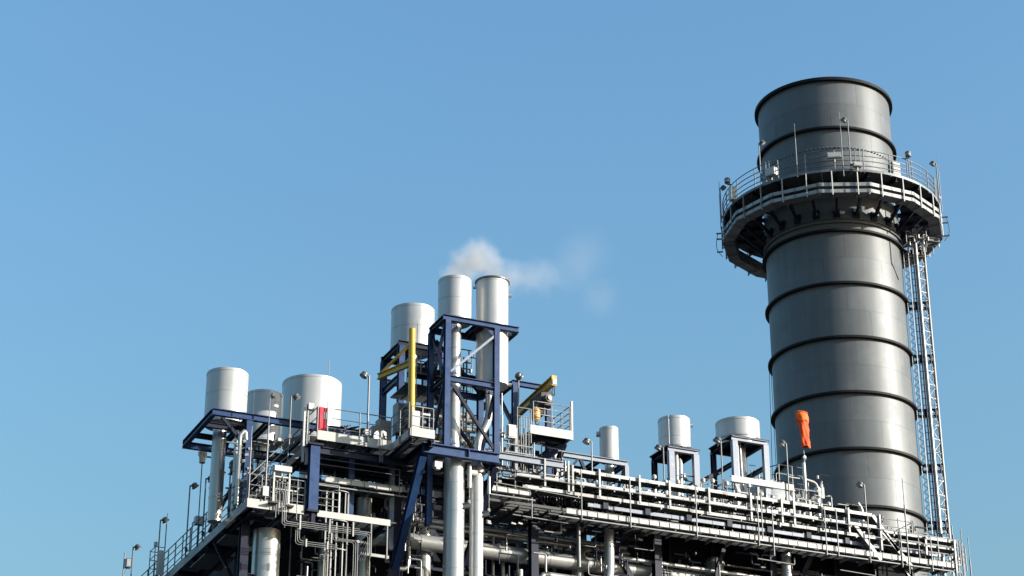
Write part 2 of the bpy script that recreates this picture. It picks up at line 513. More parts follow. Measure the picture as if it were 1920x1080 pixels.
def beacon(label, phi):
    p = ch(phi, 6.05, PZ + 1.25)
    t = thing('warning_beacon', label, 'beacon', p)
    el(t, 'bracket', 'box', 'galvanised', p - Vector((0, 0, .02)), p + (_r * .35 * (-1 if phi < 0 else 1)) * .6 + Vector((0, 0, .05)), .12, .06)
    c = p + _r * (.2 * (-1 if phi < 0 else 1)) + Vector((0, 0, .08))
    lathe(t, 'lamp_body', 'lamp_grey', c, [(0, 0), (.14, .01), (.16, .06), (.16, .10)], 18)
    lathe(t, 'glass_dome', 'lamp_lens', c, [(.15, .10), (.15, .20), (.16, .21)], 18)
    lathe(t, 'cap', 'lamp_grey', c, [(.17, .21), (.17, .27), (.12, .33), (0, .34)], 18)
beacon('squat round warning beacon on the left of the gallery railing', -62)
beacon('squat round warning beacon on the right of the gallery railing', 44)
def gallery_box(label, phi, rad, w_, h_, d_, z=PZ + .3, name='control_box', m='cabinet_white'):
    p = ch(phi, rad, z)
    t = thing(name, label, 'control box', p)
    tx, out = (ch(phi + 1, rad, z) - ch(phi - 1, rad, z)).normalized(), (p - Vector((CX, CY, z))).normalized()
    el(t, 'enclosure', 'box', m, p - tx * w_ / 2, p + tx * w_ / 2, d_, h_)
    el(t, 'door', 'box', m, p - tx * (w_ / 2 - .04) + out * (d_ / 2 + .008), p + tx * (w_ / 2 - .04) + out * (d_ / 2 + .008), .016, h_ - .08)
    el(t, 'stand', 'box', 'galvanised', p - Vector((0, 0, h_ / 2 + .25)), p - Vector((0, 0, h_ / 2)), .08)
gallery_box('pair of stacked white boxes on the left of the chimney gallery', -60, 6.1, .35, .8, .3, PZ + .55)
gallery_box('white box with a hood behind the gallery railing left of centre', -30, 6.0, .6, .45, .4, PZ + .6)
gallery_box('white box on the gallery railing in front of the chimney', 4, 6.15, .75, .30, .2, PZ + .85)
gallery_box('small white box at the foot of the front gallery railing', 15, 6.2, .45, .22, .3, PZ + .25)
gallery_box('grey round-faced analyser box on the right of the gallery', 40, 5.6, .55, .75, .4, PZ + .65, m='lamp_grey')
nz = thing('sampling_nozzle', 'short flanged sampling nozzle on the chimney above the gallery', 'nozzle', ch(22, CR, PZ + .55))
el(nz, 'neck', 'cyl24', 'chimney_grey', ch(22, CR - .1, PZ + .5), ch(22, CR + .7, PZ + .5), .75)
el(nz, 'flange', 'cyl24', 'galvanised', ch(22, CR + .7, PZ + .5), ch(22, CR + .78, PZ + .5), .95)
nz = thing('sampling_nozzle', 'dark flanged nozzle on the left of the chimney above the gallery', 'nozzle', ch(-26, CR, PZ + .55))
el(nz, 'neck', 'cyl24', 'chimney_grey', ch(-26, CR - .1, PZ + .7), ch(-26, CR + .5, PZ + .7), .45)
el(nz, 'flange', 'cyl24', 'galvanised', ch(-26, CR + .5, PZ + .7), ch(-26, CR + .56, PZ + .7), .6)
lad = thing('step_ladder', 'small hooped ladder against the left of the chimney above the gallery', 'ladder', ch(-62, CR, PZ))
for a in (-64, -57):
    tube(lad, 'stile', 'galvanised', [ch(a, CR + .15, PZ), ch(a, CR + .15, PZ + 1.6)], .025, 8)
for z in range(5):
    el(lad, 'rung', 'cyl8', 'galvanised', ch(-64, CR + .15, PZ + .3 + z * .3), ch(-57, CR + .15, PZ + .3 + z * .3), .03)
# cable loops and small arms poking out of both ends of the gallery
for lab, s in (('cable arms sticking out of the left end of the gallery', -1), ('cable arms sticking out of the right end of the gallery', 1)):
    t = thing('cable_outriggers', lab, 'bracket', ch(s * 88, 6.4, 51.8))
    for dz in (0, -.35, -1.15):
        el(t, 'arm', 'box', 'galvanised', ch(s * 88, 6.1, 52.3 + dz), ch(s * 88, 6.45, 52.3 + dz), .07)
    tube(t, 'cable', 'cable_black', [ch(s * 88, 6.35, 52.3), ch(s * 89, 6.48, 51.7), ch(s * 89, 6.44, 51.3), ch(s * 89, 6.15, 50.9)], .018, 6, .3)

# riser bundle on the right flank of the chimney
def flank(lat, z, back=0.0):
    return Vector((CX, CY, z)) + _r * lat - _t * back
ZB, ZT = 30.0, 51.6
lat = thing('cable_ladder', 'zigzag lattice cable ladder hugging the right flank of the chimney', 'cable ladder', flank(3.95, ZB))
for x in (3.84, 4.10):
    el(lat, 'stile', 'box', 'galvanised', flank(x, ZB, -.6), flank(x, ZT - 1, -.6), .035)
nzg = 96
for k in range(nzg):
    z0, z1 = ZB + (ZT - 1 - ZB) * k / nzg, ZB + (ZT - 1 - ZB) * (k + 1) / nzg
    a, b = (3.84, 4.10) if k % 2 else (4.10, 3.84)
    el(lat, 'lattice_bar', 'box', 'galvanised', flank(a, z0, -.6), flank(b, z1, -.6), .03)
pipe('thin galvanised conduit beside the lattice ladder of the chimney', [flank(4.2, ZB, -.5), flank(4.2, ZT - 1.5, -.5)], .03, 'galvanised', bands=False, n=10, name='conduit', cat='conduit')
pipe('dark blue riser tube along the right flank of the chimney', [flank(4.36, ZB, -.55), flank(4.36, 50.6, -.55), flank(4.0, 51.0, -.6)], .045, 'shaded_blue_steel', .1, bands=False, n=10, name='riser_tube')
pipe('bright round riser pipe along the right flank of the chimney', [flank(4.52, ZB, -.45), flank(4.52, ZT, -.45)], .10, 'cladding_dull', bands=False)
pipe('outermost grey riser tube on the right flank of the chimney', [flank(4.98, ZB, 0), flank(4.98, ZT, 0)], .085, 'galvanised', bands=False, n=12, name='riser_tube')
cl = thing('caged_ladder', 'long caged ladder rising behind the bright pipe of the chimney', 'ladder', flank(4.7, ZB))
for x in (4.64, 4.86):
    el(cl, 'stile', 'box', 'galvanised', flank(x, ZB, .15), flank(x, ZT, .15), .03)
for k in range(44):
    z = ZB + .3 + k * .48
    el(cl, 'rung', 'cyl8', 'galvanised', flank(4.64, z, .15), flank(4.86, z, .15), .025)
for k in range(14):
    z = ZB + 1.0 + k * 1.5
    tube(cl, 'cage_hoop', 'tray_steel', [flank(4.64, z, .15), flank(4.6, z, -.35), flank(4.75, z, -.5), flank(4.88, z, -.35), flank(4.86, z, .15)], .022, 6, .2)
for x in (4.63, 4.84):
    el(cl, 'cage_bar', 'cyl8', 'galvanised', flank(x, ZB, -.4), flank(x, ZT, -.4), .022)
cr = thing('riser_clips', 'close row of small cross clips tying the risers on the chimney flank', 'clips', flank(4.6, ZB))
for k in range(54):
    z = ZB + .2 + k * .39
    el(cr, 'clip', 'box', 'galvanised' if k % 3 else 'shaded_blue_steel', flank(4.18, z, -.52), flank(4.55, z, -.47), .03, .03)
    if k % 2: el(cr, 'clip', 'box', 'galvanised', flank(4.55, z + .1, -.4), flank(4.98, z + .1, -.02), .025, .03)
for k in range(20):
    z = ZB + .3 + k * 1.04
    el(cr, 'cross_brace', 'box', 'galvanised', flank(4.62, z, -.3), flank(4.96, z + .52, -.05), .025, .025)
    el(cr, 'cross_brace', 'box', 'galvanised', flank(4.96, z + .52, -.05), flank(4.62, z + 1.04, -.3), .025, .025)
for i, z in enumerate(RINGS[:6]):
    t = thing('riser_bracket', ['lowest', 'second lowest', 'third lowest', 'third highest', 'second highest', 'topmost'][i] + ' dark double bracket holding the risers to the chimney', 'bracket', flank(3.9, z), 'riser brackets on the chimney')
    el(t, 'upper_arm', 'ibeam', 'shaded_blue_steel', flank(CR + .15, z + .0, -.3), flank(5.0, z + .0, -.2), .12, .14)
    el(t, 'lower_arm', 'ibeam', 'shaded_blue_steel', flank(CR + .15, z - .34, -.3), flank(4.9, z - .34, -.2), .12, .14)
    el(t, 'web_plate', 'box', 'shaded_blue_steel', flank(4.3, z - .3, -.3), flank(4.3, z, -.3), .1, .16)
    el(t, 'web_plate', 'box', 'shaded_blue_steel', flank(4.88, z - .3, -.2), flank(4.88, z, -.2), .1, .14)
# cluster of pipework where the risers reach the gallery
t = thing('pipe_manifold', 'tangle of small pipes and valves under the right side of the gallery', 'pipework', flank(4.4, 50.5))
for k in range(16):
    x = 3.95 + random.random() * 1.5
    z = 50.3 + random.random() * 1.2
    b = -1.2 + random.random() * 1.6
    if k % 2:
        tube(t, 'small_pipe', 'galvanised', [flank(x, z, b), flank(x + .3, z, b), flank(x + .3, z - .5, b)], .03, 8, .1)
    else:
        tube(t, 'small_pipe', 'galvanised', [flank(x, z - .4, b), flank(x, z + .3, b), flank(x + .25, z + .3, b + .2)], .035, 8, .1)
for k in range(5):
    p = flank(4.2 + .25 * k, 50.4 + .2 * (k % 3), -.9)
    el(t, 'valve_body', 'cyl12', 'cladding_dull', p, p + Vector((0, 0, .22)), .16)
t = thing('gallery_outrigger', 'dark steel outrigger frame under the right side of the gallery', 'steel frame', flank(5.5, 50))
el(t, 'beam', 'ibeam', 'chimney_grey', flank(4.1, 50.95, -1.0), flank(5.9, 50.95, 0), .16, .22)
el(t, 'beam', 'ibeam', 'chimney_grey', flank(4.1, 49.9, -.6), flank(5.0, 49.9, -.4), .1, .12)
el(t, 'strut', 'box', 'chimney_grey', flank(4.3, 50.3, -.4), flank(5.8, 51.0, -.1), .10)

# ------------------------------------------------------------------ boiler house body and main steel
def casing(label, x0, x1, y0, y1, z1, px=2.2, pz=2.6, z_from=18.0):
    t = thing('boiler_casing', label, 'boiler house', ((x0 + x1) / 2, y0, 0))
    box(t, 'core_wall', 'casing_dark', (x0 + .05, y0 + .08, 0), (x1 - .05, y1, z1 - .02))
    nx = max(1, round((x1 - x0) / px)); nz_ = max(1, round((z1 - z_from) / pz))
    for i in range(nx):
        for k in range(nz_):
            a = x0 + (x1 - x0) * i / nx; b = x0 + (x1 - x0) * (i + 1) / nx
            c = z_from + (z1 - z_from) * k / nz_; d = z_from + (z1 - z_from) * (k + 1) / nz_
            box(t, 'wall_panel', 'casing_dark', (a + .015, y0, c + .015), (b - .015, y0 + .07, d - .015))
    for i in range(nx + 1):
        a = x0 + (x1 - x0) * i / nx
        el(t, 'stiffener', 'ibeam', 'shaded_blue_steel', (a, y0 - .10, z_from), (a, y0 - .10, z1), .14, .2)
    return t
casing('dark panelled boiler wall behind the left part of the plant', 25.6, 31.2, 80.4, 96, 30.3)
casing('added narrow dark backing wall behind the instrument rack at the left', 24.15, 25.5, 80.4, 81.6, 30.3)  # extra wall added to darken the gap behind the rack
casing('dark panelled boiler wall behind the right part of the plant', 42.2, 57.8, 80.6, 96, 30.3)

def beam(t, a, b, wd=.22, ht=.3, m='shaded_blue_steel', name='beam', shape='ibeam'):
    return el(t, name, shape, m, a, b, wd, ht)

fr = thing('main_steelwork', 'dark blue main columns and beams under the front walkways', 'steel frame', (38, 77.6, 0))
for x in (23.4, 29.95, 36.3, 42.3, 48.2, 54.6):
    beam(fr, (x, 77.8, 0), (x, 77.8, 30.3), .34, .36, name='column')
for z in (24.9, 30.15):
    for a, b in ((23.6, 29.75), (30.15, 36.1), (36.5, 42.1), (42.5, 48.0), (48.4, 54.4), (54.8, 57.6)):
        beam(fr, (a, 77.8, z), (b, 77.8, z), .22, .34)
for x in (23.4, 29.95, 36.3, 42.3, 48.2, 54.6):
    beam(fr, (x, 78.0, 30.15), (x, 80.3 if x < 31 or x > 42 else 90, 30.15), .2, .32, name='cross_beam')
for x, s in ((42.3, -1), (48.2, 1)):
    el(fr, 'brace', 'box', 'shaded_blue_steel', (x + s * .1, 78.1, 25.2), (x + s * 2.7, 78.1, 29.9), .20, .24)
el(fr, 'brace', 'box', 'shaded_blue_steel', (39.4, 77.9, 26.0), (40.6, 77.9, 29.0), .14, .18)
el(fr, 'brace', 'box', 'shaded_blue_steel', (44.6, 77.6, 25.9), (45.6, 77.6, 28.8), .14, .18)

fr = thing('rear_trusses', 'dark rear trusses seen against the sky below the middle walkway', 'steel frame', (37, 86, 0))
for x in (32.6, 34.2, 35.6, 38.6, 40.4):
    beam(fr, (x, 84.5, 0), (x, 84.5, 33.0 if x < 36 else 30.8), .25, .28, name='column')
for z in (26.6, 28.4, 29.9):
    beam(fr, (31.4, 84.5, z), (42, 84.5, z), .2, .28)
for a, b in (((32.7, 28.6), (34.1, 30.2)), ((34.3, 30.2), (35.5, 28.6)), ((35.7, 28.6), (38.5, 30.6)), ((32.7, 26.6), (34.1, 28.2)), ((38.7, 28.4), (40.3, 30.0)), ((35.7, 28.2), (38.5, 26.6))):
    el(fr, 'brace', 'box', 'shaded_blue_steel', (a[0], 84.5, a[1]), (b[0], 84.5, b[1]), .16, .2)
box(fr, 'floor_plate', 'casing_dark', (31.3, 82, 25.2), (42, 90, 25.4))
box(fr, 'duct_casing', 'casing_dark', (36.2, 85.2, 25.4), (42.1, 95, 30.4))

rw = thing('backing_wall', 'added dark backing wall with a few openings to the sky below the middle walkway', 'wall', (37, 84.7, 25))  # added sheet that stands in for the shade between the rear steel
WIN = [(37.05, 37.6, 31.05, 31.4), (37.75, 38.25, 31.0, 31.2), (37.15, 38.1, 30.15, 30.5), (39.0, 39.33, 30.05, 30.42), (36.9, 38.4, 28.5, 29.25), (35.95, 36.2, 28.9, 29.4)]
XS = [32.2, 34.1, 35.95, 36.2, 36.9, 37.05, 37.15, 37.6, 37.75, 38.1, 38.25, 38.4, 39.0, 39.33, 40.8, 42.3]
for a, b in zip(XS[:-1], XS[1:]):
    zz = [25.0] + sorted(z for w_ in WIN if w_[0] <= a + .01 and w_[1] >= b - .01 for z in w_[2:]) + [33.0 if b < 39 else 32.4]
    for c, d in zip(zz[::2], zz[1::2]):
        box(rw, 'backing_panel', 'casing_dark', (a + .004, 84.66, c), (b - .004, 84.74, d))
for z in (29.7, 30.85):
    beam(rw, (36.5, 84.6, z), (40, 84.6, z), .06, .08, 'shaded_blue_steel', 'rail')

# roof floor behind the front walkways (plates), shades everything below
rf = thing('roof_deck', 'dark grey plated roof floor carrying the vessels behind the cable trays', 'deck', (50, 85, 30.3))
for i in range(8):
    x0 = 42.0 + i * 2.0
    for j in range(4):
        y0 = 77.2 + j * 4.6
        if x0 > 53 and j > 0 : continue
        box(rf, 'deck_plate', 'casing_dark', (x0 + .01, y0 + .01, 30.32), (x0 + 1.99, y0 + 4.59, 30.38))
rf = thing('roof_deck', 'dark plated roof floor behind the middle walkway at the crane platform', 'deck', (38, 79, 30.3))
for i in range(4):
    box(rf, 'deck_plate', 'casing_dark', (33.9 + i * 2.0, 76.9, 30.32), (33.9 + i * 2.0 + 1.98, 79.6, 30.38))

# ------------------------------------------------------------------ upper platform with the red box
Z1 = 30.62
up = thing('platform', 'upper steel platform with white edge plate below the red box', 'platform', (27.3, 76, Z1))
deck(up, 25.75, 29.0, 76.05, 78.2, Z1, 1.08)
deck(up, 25.75, 29.0, 78.2, 80.3, Z1, 1.08)
deck(up, 29.0, 33.3, 76.05, 78.2, Z1, 1.08)
deck(up, 29.0, 33.3, 78.2, 80.3, Z1, 1.08)
deck(up, 29.05, 30.0, 73.95, 76.0, Z1, .95)
for x0, x1 in ((25.72, 27.2), (27.21, 28.99)):
    box(up, 'edge_plate', 'toe_paint', (x0, 75.97, 30.52), (x1, 76.02, 30.92))
box(up, 'edge_plate', 'toe_paint', (28.98, 73.9, 30.50), (29.03, 75.95, 30.82))
box(up, 'edge_plate', 'toe_paint', (29.03, 73.88, 30.48), (30.05, 73.93, 30.86))
for x in (25.9, 27.0, 28.1, 29.2):
    beam(up, (x, 76.1, 30.38), (x, 80.2, 30.38), .14, .26, 'casing_dark', 'joist')
for y in (76.12, 78.2, 80.2):
    beam(up, (25.75, y, 30.1), (33.2, y, 30.1), .18, .3, 'shaded_blue_steel', 'bearer')
beam(up, (29.1, 73.95, 30.3), (29.1, 77.6, 30.3), .16, .3, 'shaded_blue_steel', 'bearer')
beam(up, (29.95, 73.95, 30.3), (29.95, 76.0, 30.3), .16, .3, 'shaded_blue_steel', 'bearer')
for x, n in ((25.62, 'column'),):
    beam(up, (x, 76.0, 27.45), (x, 76.0, 30.2), .40, .34, 'blue_steel', n)
    box(up, 'head_plate', 'shaded_blue_steel', (x - .32, 75.75, 30.2), (x + .32, 76.3, 30.28))
    box(up, 'foot_plate', 'shaded_blue_steel', (x - .25, 75.8, 27.37), (x + .25, 76.2, 27.45))
    beam(up, (x + .05, 76.0, 26.95), (x + .05, 76.0, 27.37), .16, .16, 'shaded_blue_steel', 'stub')
handrail('long railing along the white-edged upper platform right of the red box', [(26.15, 76.0, 30.85), (28.95, 76.0, 30.85), (28.95, 74.0, 30.85)], 1.1, 2, 1.3, post_drop=.35)
handrail('short railing left of the red box on the upper platform', [(25.72, 78.1, 30.85), (25.72, 76.02, 30.85)], 1.1, 2, 1.0)
handrail('railing round the white cabinet corner at the foot of the yellow crane', [(29.05, 73.95, 30.7), (30.0, 73.95, 30.7), (30.0, 74.4, 30.7)], 1.1, 2, .5)
rb = thing('fire_cabinet', 'red cabinet behind the railing at the corner of the upper platform', 'cabinet', (25.95, 76.2, 30.9))
box(rb, 'cabinet_body', 'red_paint', (25.78, 76.06, 31.0), (26.12, 76.4, 31.98))
box(rb, 'door', 'red_paint', (25.82, 76.03, 31.05), (26.08, 76.055, 31.93))
box(rb, 'label_plate', 'cabinet_white', (25.98, 76.005, 31.45), (26.10, 76.027, 31.75))
rod('lightning rod rising from the red cabinet', (26.1, 75.95, 31.0), 3.05)
wu = thing('cabinet_rack', 'tall narrow white rack left of the red cabinet', 'rack', (25.35, 76.3, 30.6))
box(wu, 'back_post', 'cabinet_white', (25.22, 76.3, 29.6), (25.30, 76.45, 31.95))
box(wu, 'front_post', 'cabinet_white', (25.36, 76.25, 29.5), (25.45, 76.4, 32.1))
box(wu, 'top_box', 'cabinet_white', (25.36, 76.15, 31.85), (25.60, 76.4, 32.12))
for z in (30.4, 31.0, 31.5):
    box(wu, 'crosspiece', 'galvanised', (25.30, 76.32, z), (25.36, 76.38, z + .06))
lamp('floodlight on a tall white pole above the upper platform railing', (27.88, 75.94, 30.7), 2.95, 180, tilt=30, pole_r=.045)
lamp('floodlight on a pole in front of the widest left vessel', (24.52, 75.95, 30.1), 2.1, 0, tilt=30)
# small downlights on the railing
for i, (x, lab) in enumerate(((27.05, 'left'), (27.45, 'middle'), (27.85, 'right'))):
    t = thing('signal_horn', lab + ' of the three dark hooded signal lights behind the platform railing', 'signal light', (x, 76.6, 30.9), 'hooded lights on the upper platform')
    el(t, 'stem', 'cyl8', 'galvanised', (x, 76.5, 30.62), (x, 76.5, 31.35), .05)
    el(t, 'hood', 'box', 'black_rubber', (x - .2, 76.4, 31.36), (x + .2, 76.55, 31.52), .3, .05)
    lathe(t, 'lamp_bowl', 'lamp_grey', (x, 76.45, 31.22), [(0, 0), (.08, .01), (.11, .1), (.1, .16), (0, .17)], 14)
t = thing('junction_box', 'white junction box with cables on the upper platform edge', 'junction box', (28.45, 75.9, 31))
box(t, 'enclosure', 'cabinet_white', (28.4, 75.86, 30.98), (28.52, 75.95, 31.25))
for dx in (-.06, 0, .07):
    tube(t, 'cable', 'galvanised', [(28.46 + dx, 75.88, 30.98), (28.46 + dx, 75.86, 30.5), (28.5 + dx, 75.9, 29.9)], .018, 6, .1)
t = thing('junction_box', 'white box at the foot of the tall lamp on the upper platform', 'junction box', (27.88, 75.9, 31))
box(t, 'enclosure', 'cabinet_white', (27.75, 75.84, 30.98), (28.0, 75.92, 31.22))
el(t, 'clamp', 'box', 'galvanised', (27.8, 75.93, 31.1), (27.96, 75.93, 31.1), .02, .05)
wc = thing('cabinet', 'white upright cabinet on the corner platform below the yellow crane', 'cabinet', (29.25, 74.1, 30.6))
box(wc, 'cabinet_body', 'cabinet_white', (29.08, 73.98, 30.63), (29.42, 74.12, 31.62))
box(wc, 'door', 'cabinet_white', (29.09, 73.955, 30.7), (29.39, 73.975, 31.57))
box(wc, 'roof_cap', 'cabinet_white', (29.45, 74.0, 31.50), (29.9, 74.12, 31.58))
# floor of equipment on the platform behind (motors, ducts)
t = thing('fan_unit', 'grey fan casing with duct on the upper platform behind the railing', 'fan', (28.8, 77.2, Z1))
lathe(t, 'fan_casing', 'lamp_grey', (28.8, 77.0, 31.15), [(0, -.22), (.5, -.22), (.5, .22), (0, .22)], 28, axis=(0.3, -1, 0))
box(t, 'motor_box', 'casing_dark', (28.2, 77.1, 30.65), (28.7, 77.7, 31.35))
box(t, 'duct', 'lamp_grey', (28.6, 77.3, 31.3), (29.1, 77.9, 32.0))
t = thing('grey_cabinet', 'pair of open grey cabinets behind the yellow crane post', 'cabinet', (29.3, 77.4, Z1))
box(t, 'cabinet_body', 'lamp_grey', (29.0, 77.5, 31.4), (29.5, 77.9, 32.4))
box(t, 'side_panel', 'galvanised', (28.96, 77.46, 31.35), (29.02, 77.94, 32.45))
box(t, 'cabinet_body', 'lamp_grey', (29.75, 77.3, 31.9), (30.2, 77.8, 33.2))
box(t, 'side_panel', 'galvanised', (29.70, 77.26, 31.85), (29.76, 77.84, 33.25))

# ------------------------------------------------------------------ lower deck and side catwalk
Z2 = 27.45
lo = thing('platform', 'lower front deck with white edge beam under the blue column', 'platform', (26, 76, Z2))
deck(lo, 22.95, 26.3, 76.05, 77.6, Z2, 1.1)
deck(lo, 27.45, 29.3, 76.05, 77.6, Z2, .92)
box(lo, 'edge_beam', 'toe_paint', (22.9, 75.97, 27.25), (25.28, 76.02, 27.62))
box(lo, 'edge_beam', 'toe_paint', (25.85, 75.96, 27.24), (29.0, 76.02, 27.5))
for x in (23.2, 24.6, 26.0, 27.4, 28.8):
    beam(lo, (x, 76.05, 27.22), (x, 80.2, 27.22), .14, .26, 'shaded_blue_steel', 'joist')
handrail('railing of the lower deck at the corner of the side catwalk', [(22.95, 76.0, 27.5), (24.0, 76.0, 27.5)], 1.15, 2, .55)
handrail('railing of the lower deck between rack and blue column', [(24.65, 76.0, 27.5), (25.3, 76.0, 27.5)], 1.15, 3, .5)
handrail('railing of the lower deck right of the blue column', [(25.85, 76.0, 27.5), (26.75, 76.0, 27.5)], 1.15, 3, .8)

cw = thing('catwalk', 'long dark side catwalk running back at the left edge of the plant', 'catwalk', (23.4, 86, Z2))
deck_y(cw, 22.95, 24.0, 77.62, 98, Z2, 1.1)
for k in range(10):
    y0 = 76.05 + k * 2.2
    box(cw, 'edge_beam', 'galvanised', (22.88, y0, 27.22), (22.93, y0 + 2.19, 27.6))
    beam(cw, (22.95, y0 + 1.1, 27.2), (24.0, y0 + 1.1, 27.2), .12, .2, 'shaded_blue_steel', 'joist')
beam(cw, (24.0, 77.7, 27.2), (24.0, 98, 27.2), .2, .4, 'shaded_blue_steel', 'bearer')
for k in range(3):
    y0 = 80.6 + 5.6 * k
    beam(cw, (24.0, y0, 25.3), (23.0, y0, 27.1), .12, .16, 'shaded_blue_steel', 'knee_brace')
for y0, y1 in ((79.2, 80.7), (82.2, 84.4), (86.0, 87.6), (89, 91)):
    box(cw, 'drip_tray', 'lamp_grey', (23.05, y0, 27.02), (24.4, y1, 27.06))
handrail('outer railing of the long side catwalk', [(22.9, 76.05, 27.5), (22.9, 98, 27.5)], 1.2, 3, 1.15, 'galvanised')
handrail('inner railing of the long side catwalk', [(24.05, 81, 27.5), (24.05, 98, 27.5)], 1.2, 2, 1.4, 'galvanised')
lamp('floodlight on the side catwalk nearest to the standing pipe', (22.84, 82.0, 27.5), 2.8, -10, arm=.2)
lamp('floodlight on the side catwalk, third from the far end', (22.84, 84.5, 27.5), 3.25, -10, arm=.2)
lamp('floodlight on the side catwalk beside the small white landing', (22.84, 89.2, 27.5), 3.05, -10, arm=.2)
lamp('floodlight on the side catwalk, second from the far end', (22.84, 94.0, 27.5), 3.1, -10, arm=.2)
rod('thin rod on the side catwalk beside the white landing', (22.9, 88.3, 28.7), 1.9)
t = thing('floodlight', 'boxy floodlight on the farthest pole of the side catwalk', 'floodlight', (22.84, 95.6, 27.5))
el(t, 'pole', 'cyl10', 'galvanised', (22.84, 95.6, 27.5), (22.84, 95.6, 30.75), .06)
box(t, 'lamp_housing', 'lamp_grey', (22.9, 95.4, 30.0), (23.15, 95.7, 30.45))
box(t, 'lamp_lens', 'lamp_lens', (22.93, 95.385, 30.05), (23.12, 95.4, 30.4))
el(t, 'strut', 'cyl8', 'lamp_grey', (22.84, 95.6, 29.6), (23.0, 95.6, 30.0), .04)
hp = thing('siren', 'beige bucket-shaped siren on a thin dark pole beside the catwalk', 'siren', (22.86, 82.85, 27.5))
el(hp, 'pole', 'cyl10', 'lamp_grey', (22.86, 82.85, 27.5), (22.86, 82.85, 31.3), .05)
lathe(hp, 'siren_body', 'beige_rubber', (22.86, 82.85, 31.25), [(0, 0), (.09, 0), (.13, .02), (.15, .42), (.19, .43), (.19, .5), (0, .5)], 22)
for a in (0, 90, 180, 270):
    d = Vector((math.cos(R(a + 20)), math.sin(R(a + 20)), 0))
    el(hp, 'lug', 'box', 'beige_rubber', Vector((22.86, 82.85, 31.62)) + d * .14, Vector((22.86, 82.85, 31.62)) + d * .22, .06, .14)
tube(hp, 'lifting_eye', 'lamp_grey', [(22.8, 82.85, 31.74), (22.8, 82.85, 31.88), (22.92, 82.85, 31.88), (22.92, 82.85, 31.74)], .015, 6, .05)
wl = thing('ladder_landing', 'small white-sided landing on the outer side of the catwalk', 'landing', (22.6, 88.5, 27.5))
box(wl, 'side_panel', 'cabinet_white', (22.5, 88.0, 27.6), (22.85, 88.04, 28.75))
box(wl, 'floor_plate', 'lamp_grey', (22.4, 88.0, 27.42), (22.85, 88.9, 27.5))
for z in (28.1, 28.5, 28.9):
    tube(wl, 'rail', 'galvanised', [(22.85, 88.06, z), (22.4, 88.06, z), (22.4, 88.9, z), (22.85, 88.9, z)], .02, 6)
for y in (88.06, 88.9):
    el(wl, 'post', 'cyl8', 'galvanised', (22.4, y, 27.45), (22.4, y, 28.95), .045)
el(wl, 'cap', 'cyl12', 'cabinet_white', (22.45, 88.2, 28.95), (22.45, 88.2, 29.15), .18)
wb = thing('control_box', 'white box on a bent stand behind the catwalk railing', 'control box', (23.6, 84.2, 27.5))
box(wb, 'enclosure', 'cabinet_white', (23.05, 84.0, 28.9), (23.45, 84.3, 29.25))
tube(wb, 'conduit', 'lamp_grey', [(23.2, 84.1, 29.0), (22.95, 84.1, 29.0), (22.95, 84.1, 27.5)], .025, 8, .15)
box(wb, 'stand', 'galvanised', (23.2, 84.1, 27.5), (23.28, 84.18, 28.9))

# stair from the lower deck up to the upper platform
st = thing('stair', 'steel stair climbing from the lower deck to the red cabinet', 'stair', (24.3, 77.2, 27.5))
SA, SB = Vector((22.95, 77.0, 27.5)), Vector((25.7, 77.0, 30.6))
for dy in (0, .85):
    el(st, 'stringer', 'channel', 'galvanised', SA + Vector((0, dy, 0)), SB + Vector((0, dy, 0)), .06, .22)
for k in range(15):
    p = SA.lerp(SB, (k + .6) / 15.2)
    box(st, 'tread', 'grating', (p.x - .13, 77.03, p.z - .02), (p.x + .13, 77.82, p.z + .02))
for dy in (-.03, .88):
    tube(st, 'stair_rail', 'galvanised', [SA + Vector((0, dy, 1.1)), SB + Vector((0, dy, 1.1))], .024, 8)
    tube(st, 'stair_rail', 'galvanised', [SA + Vector((0, dy, .75)), SB + Vector((0, dy, .75))], .02, 8)
    tube(st, 'stair_rail', 'galvanised', [SA + Vector((0, dy, .4)), SB + Vector((0, dy, .4))], .02, 8)
    for f in (0.02, .35, .68, .98):
        p = SA.lerp(SB, f) + Vector((0, dy, 0))
        el(st, 'post', 'cyl8', 'galvanised', p, p + Vector((0, 0, 1.1)), .05)

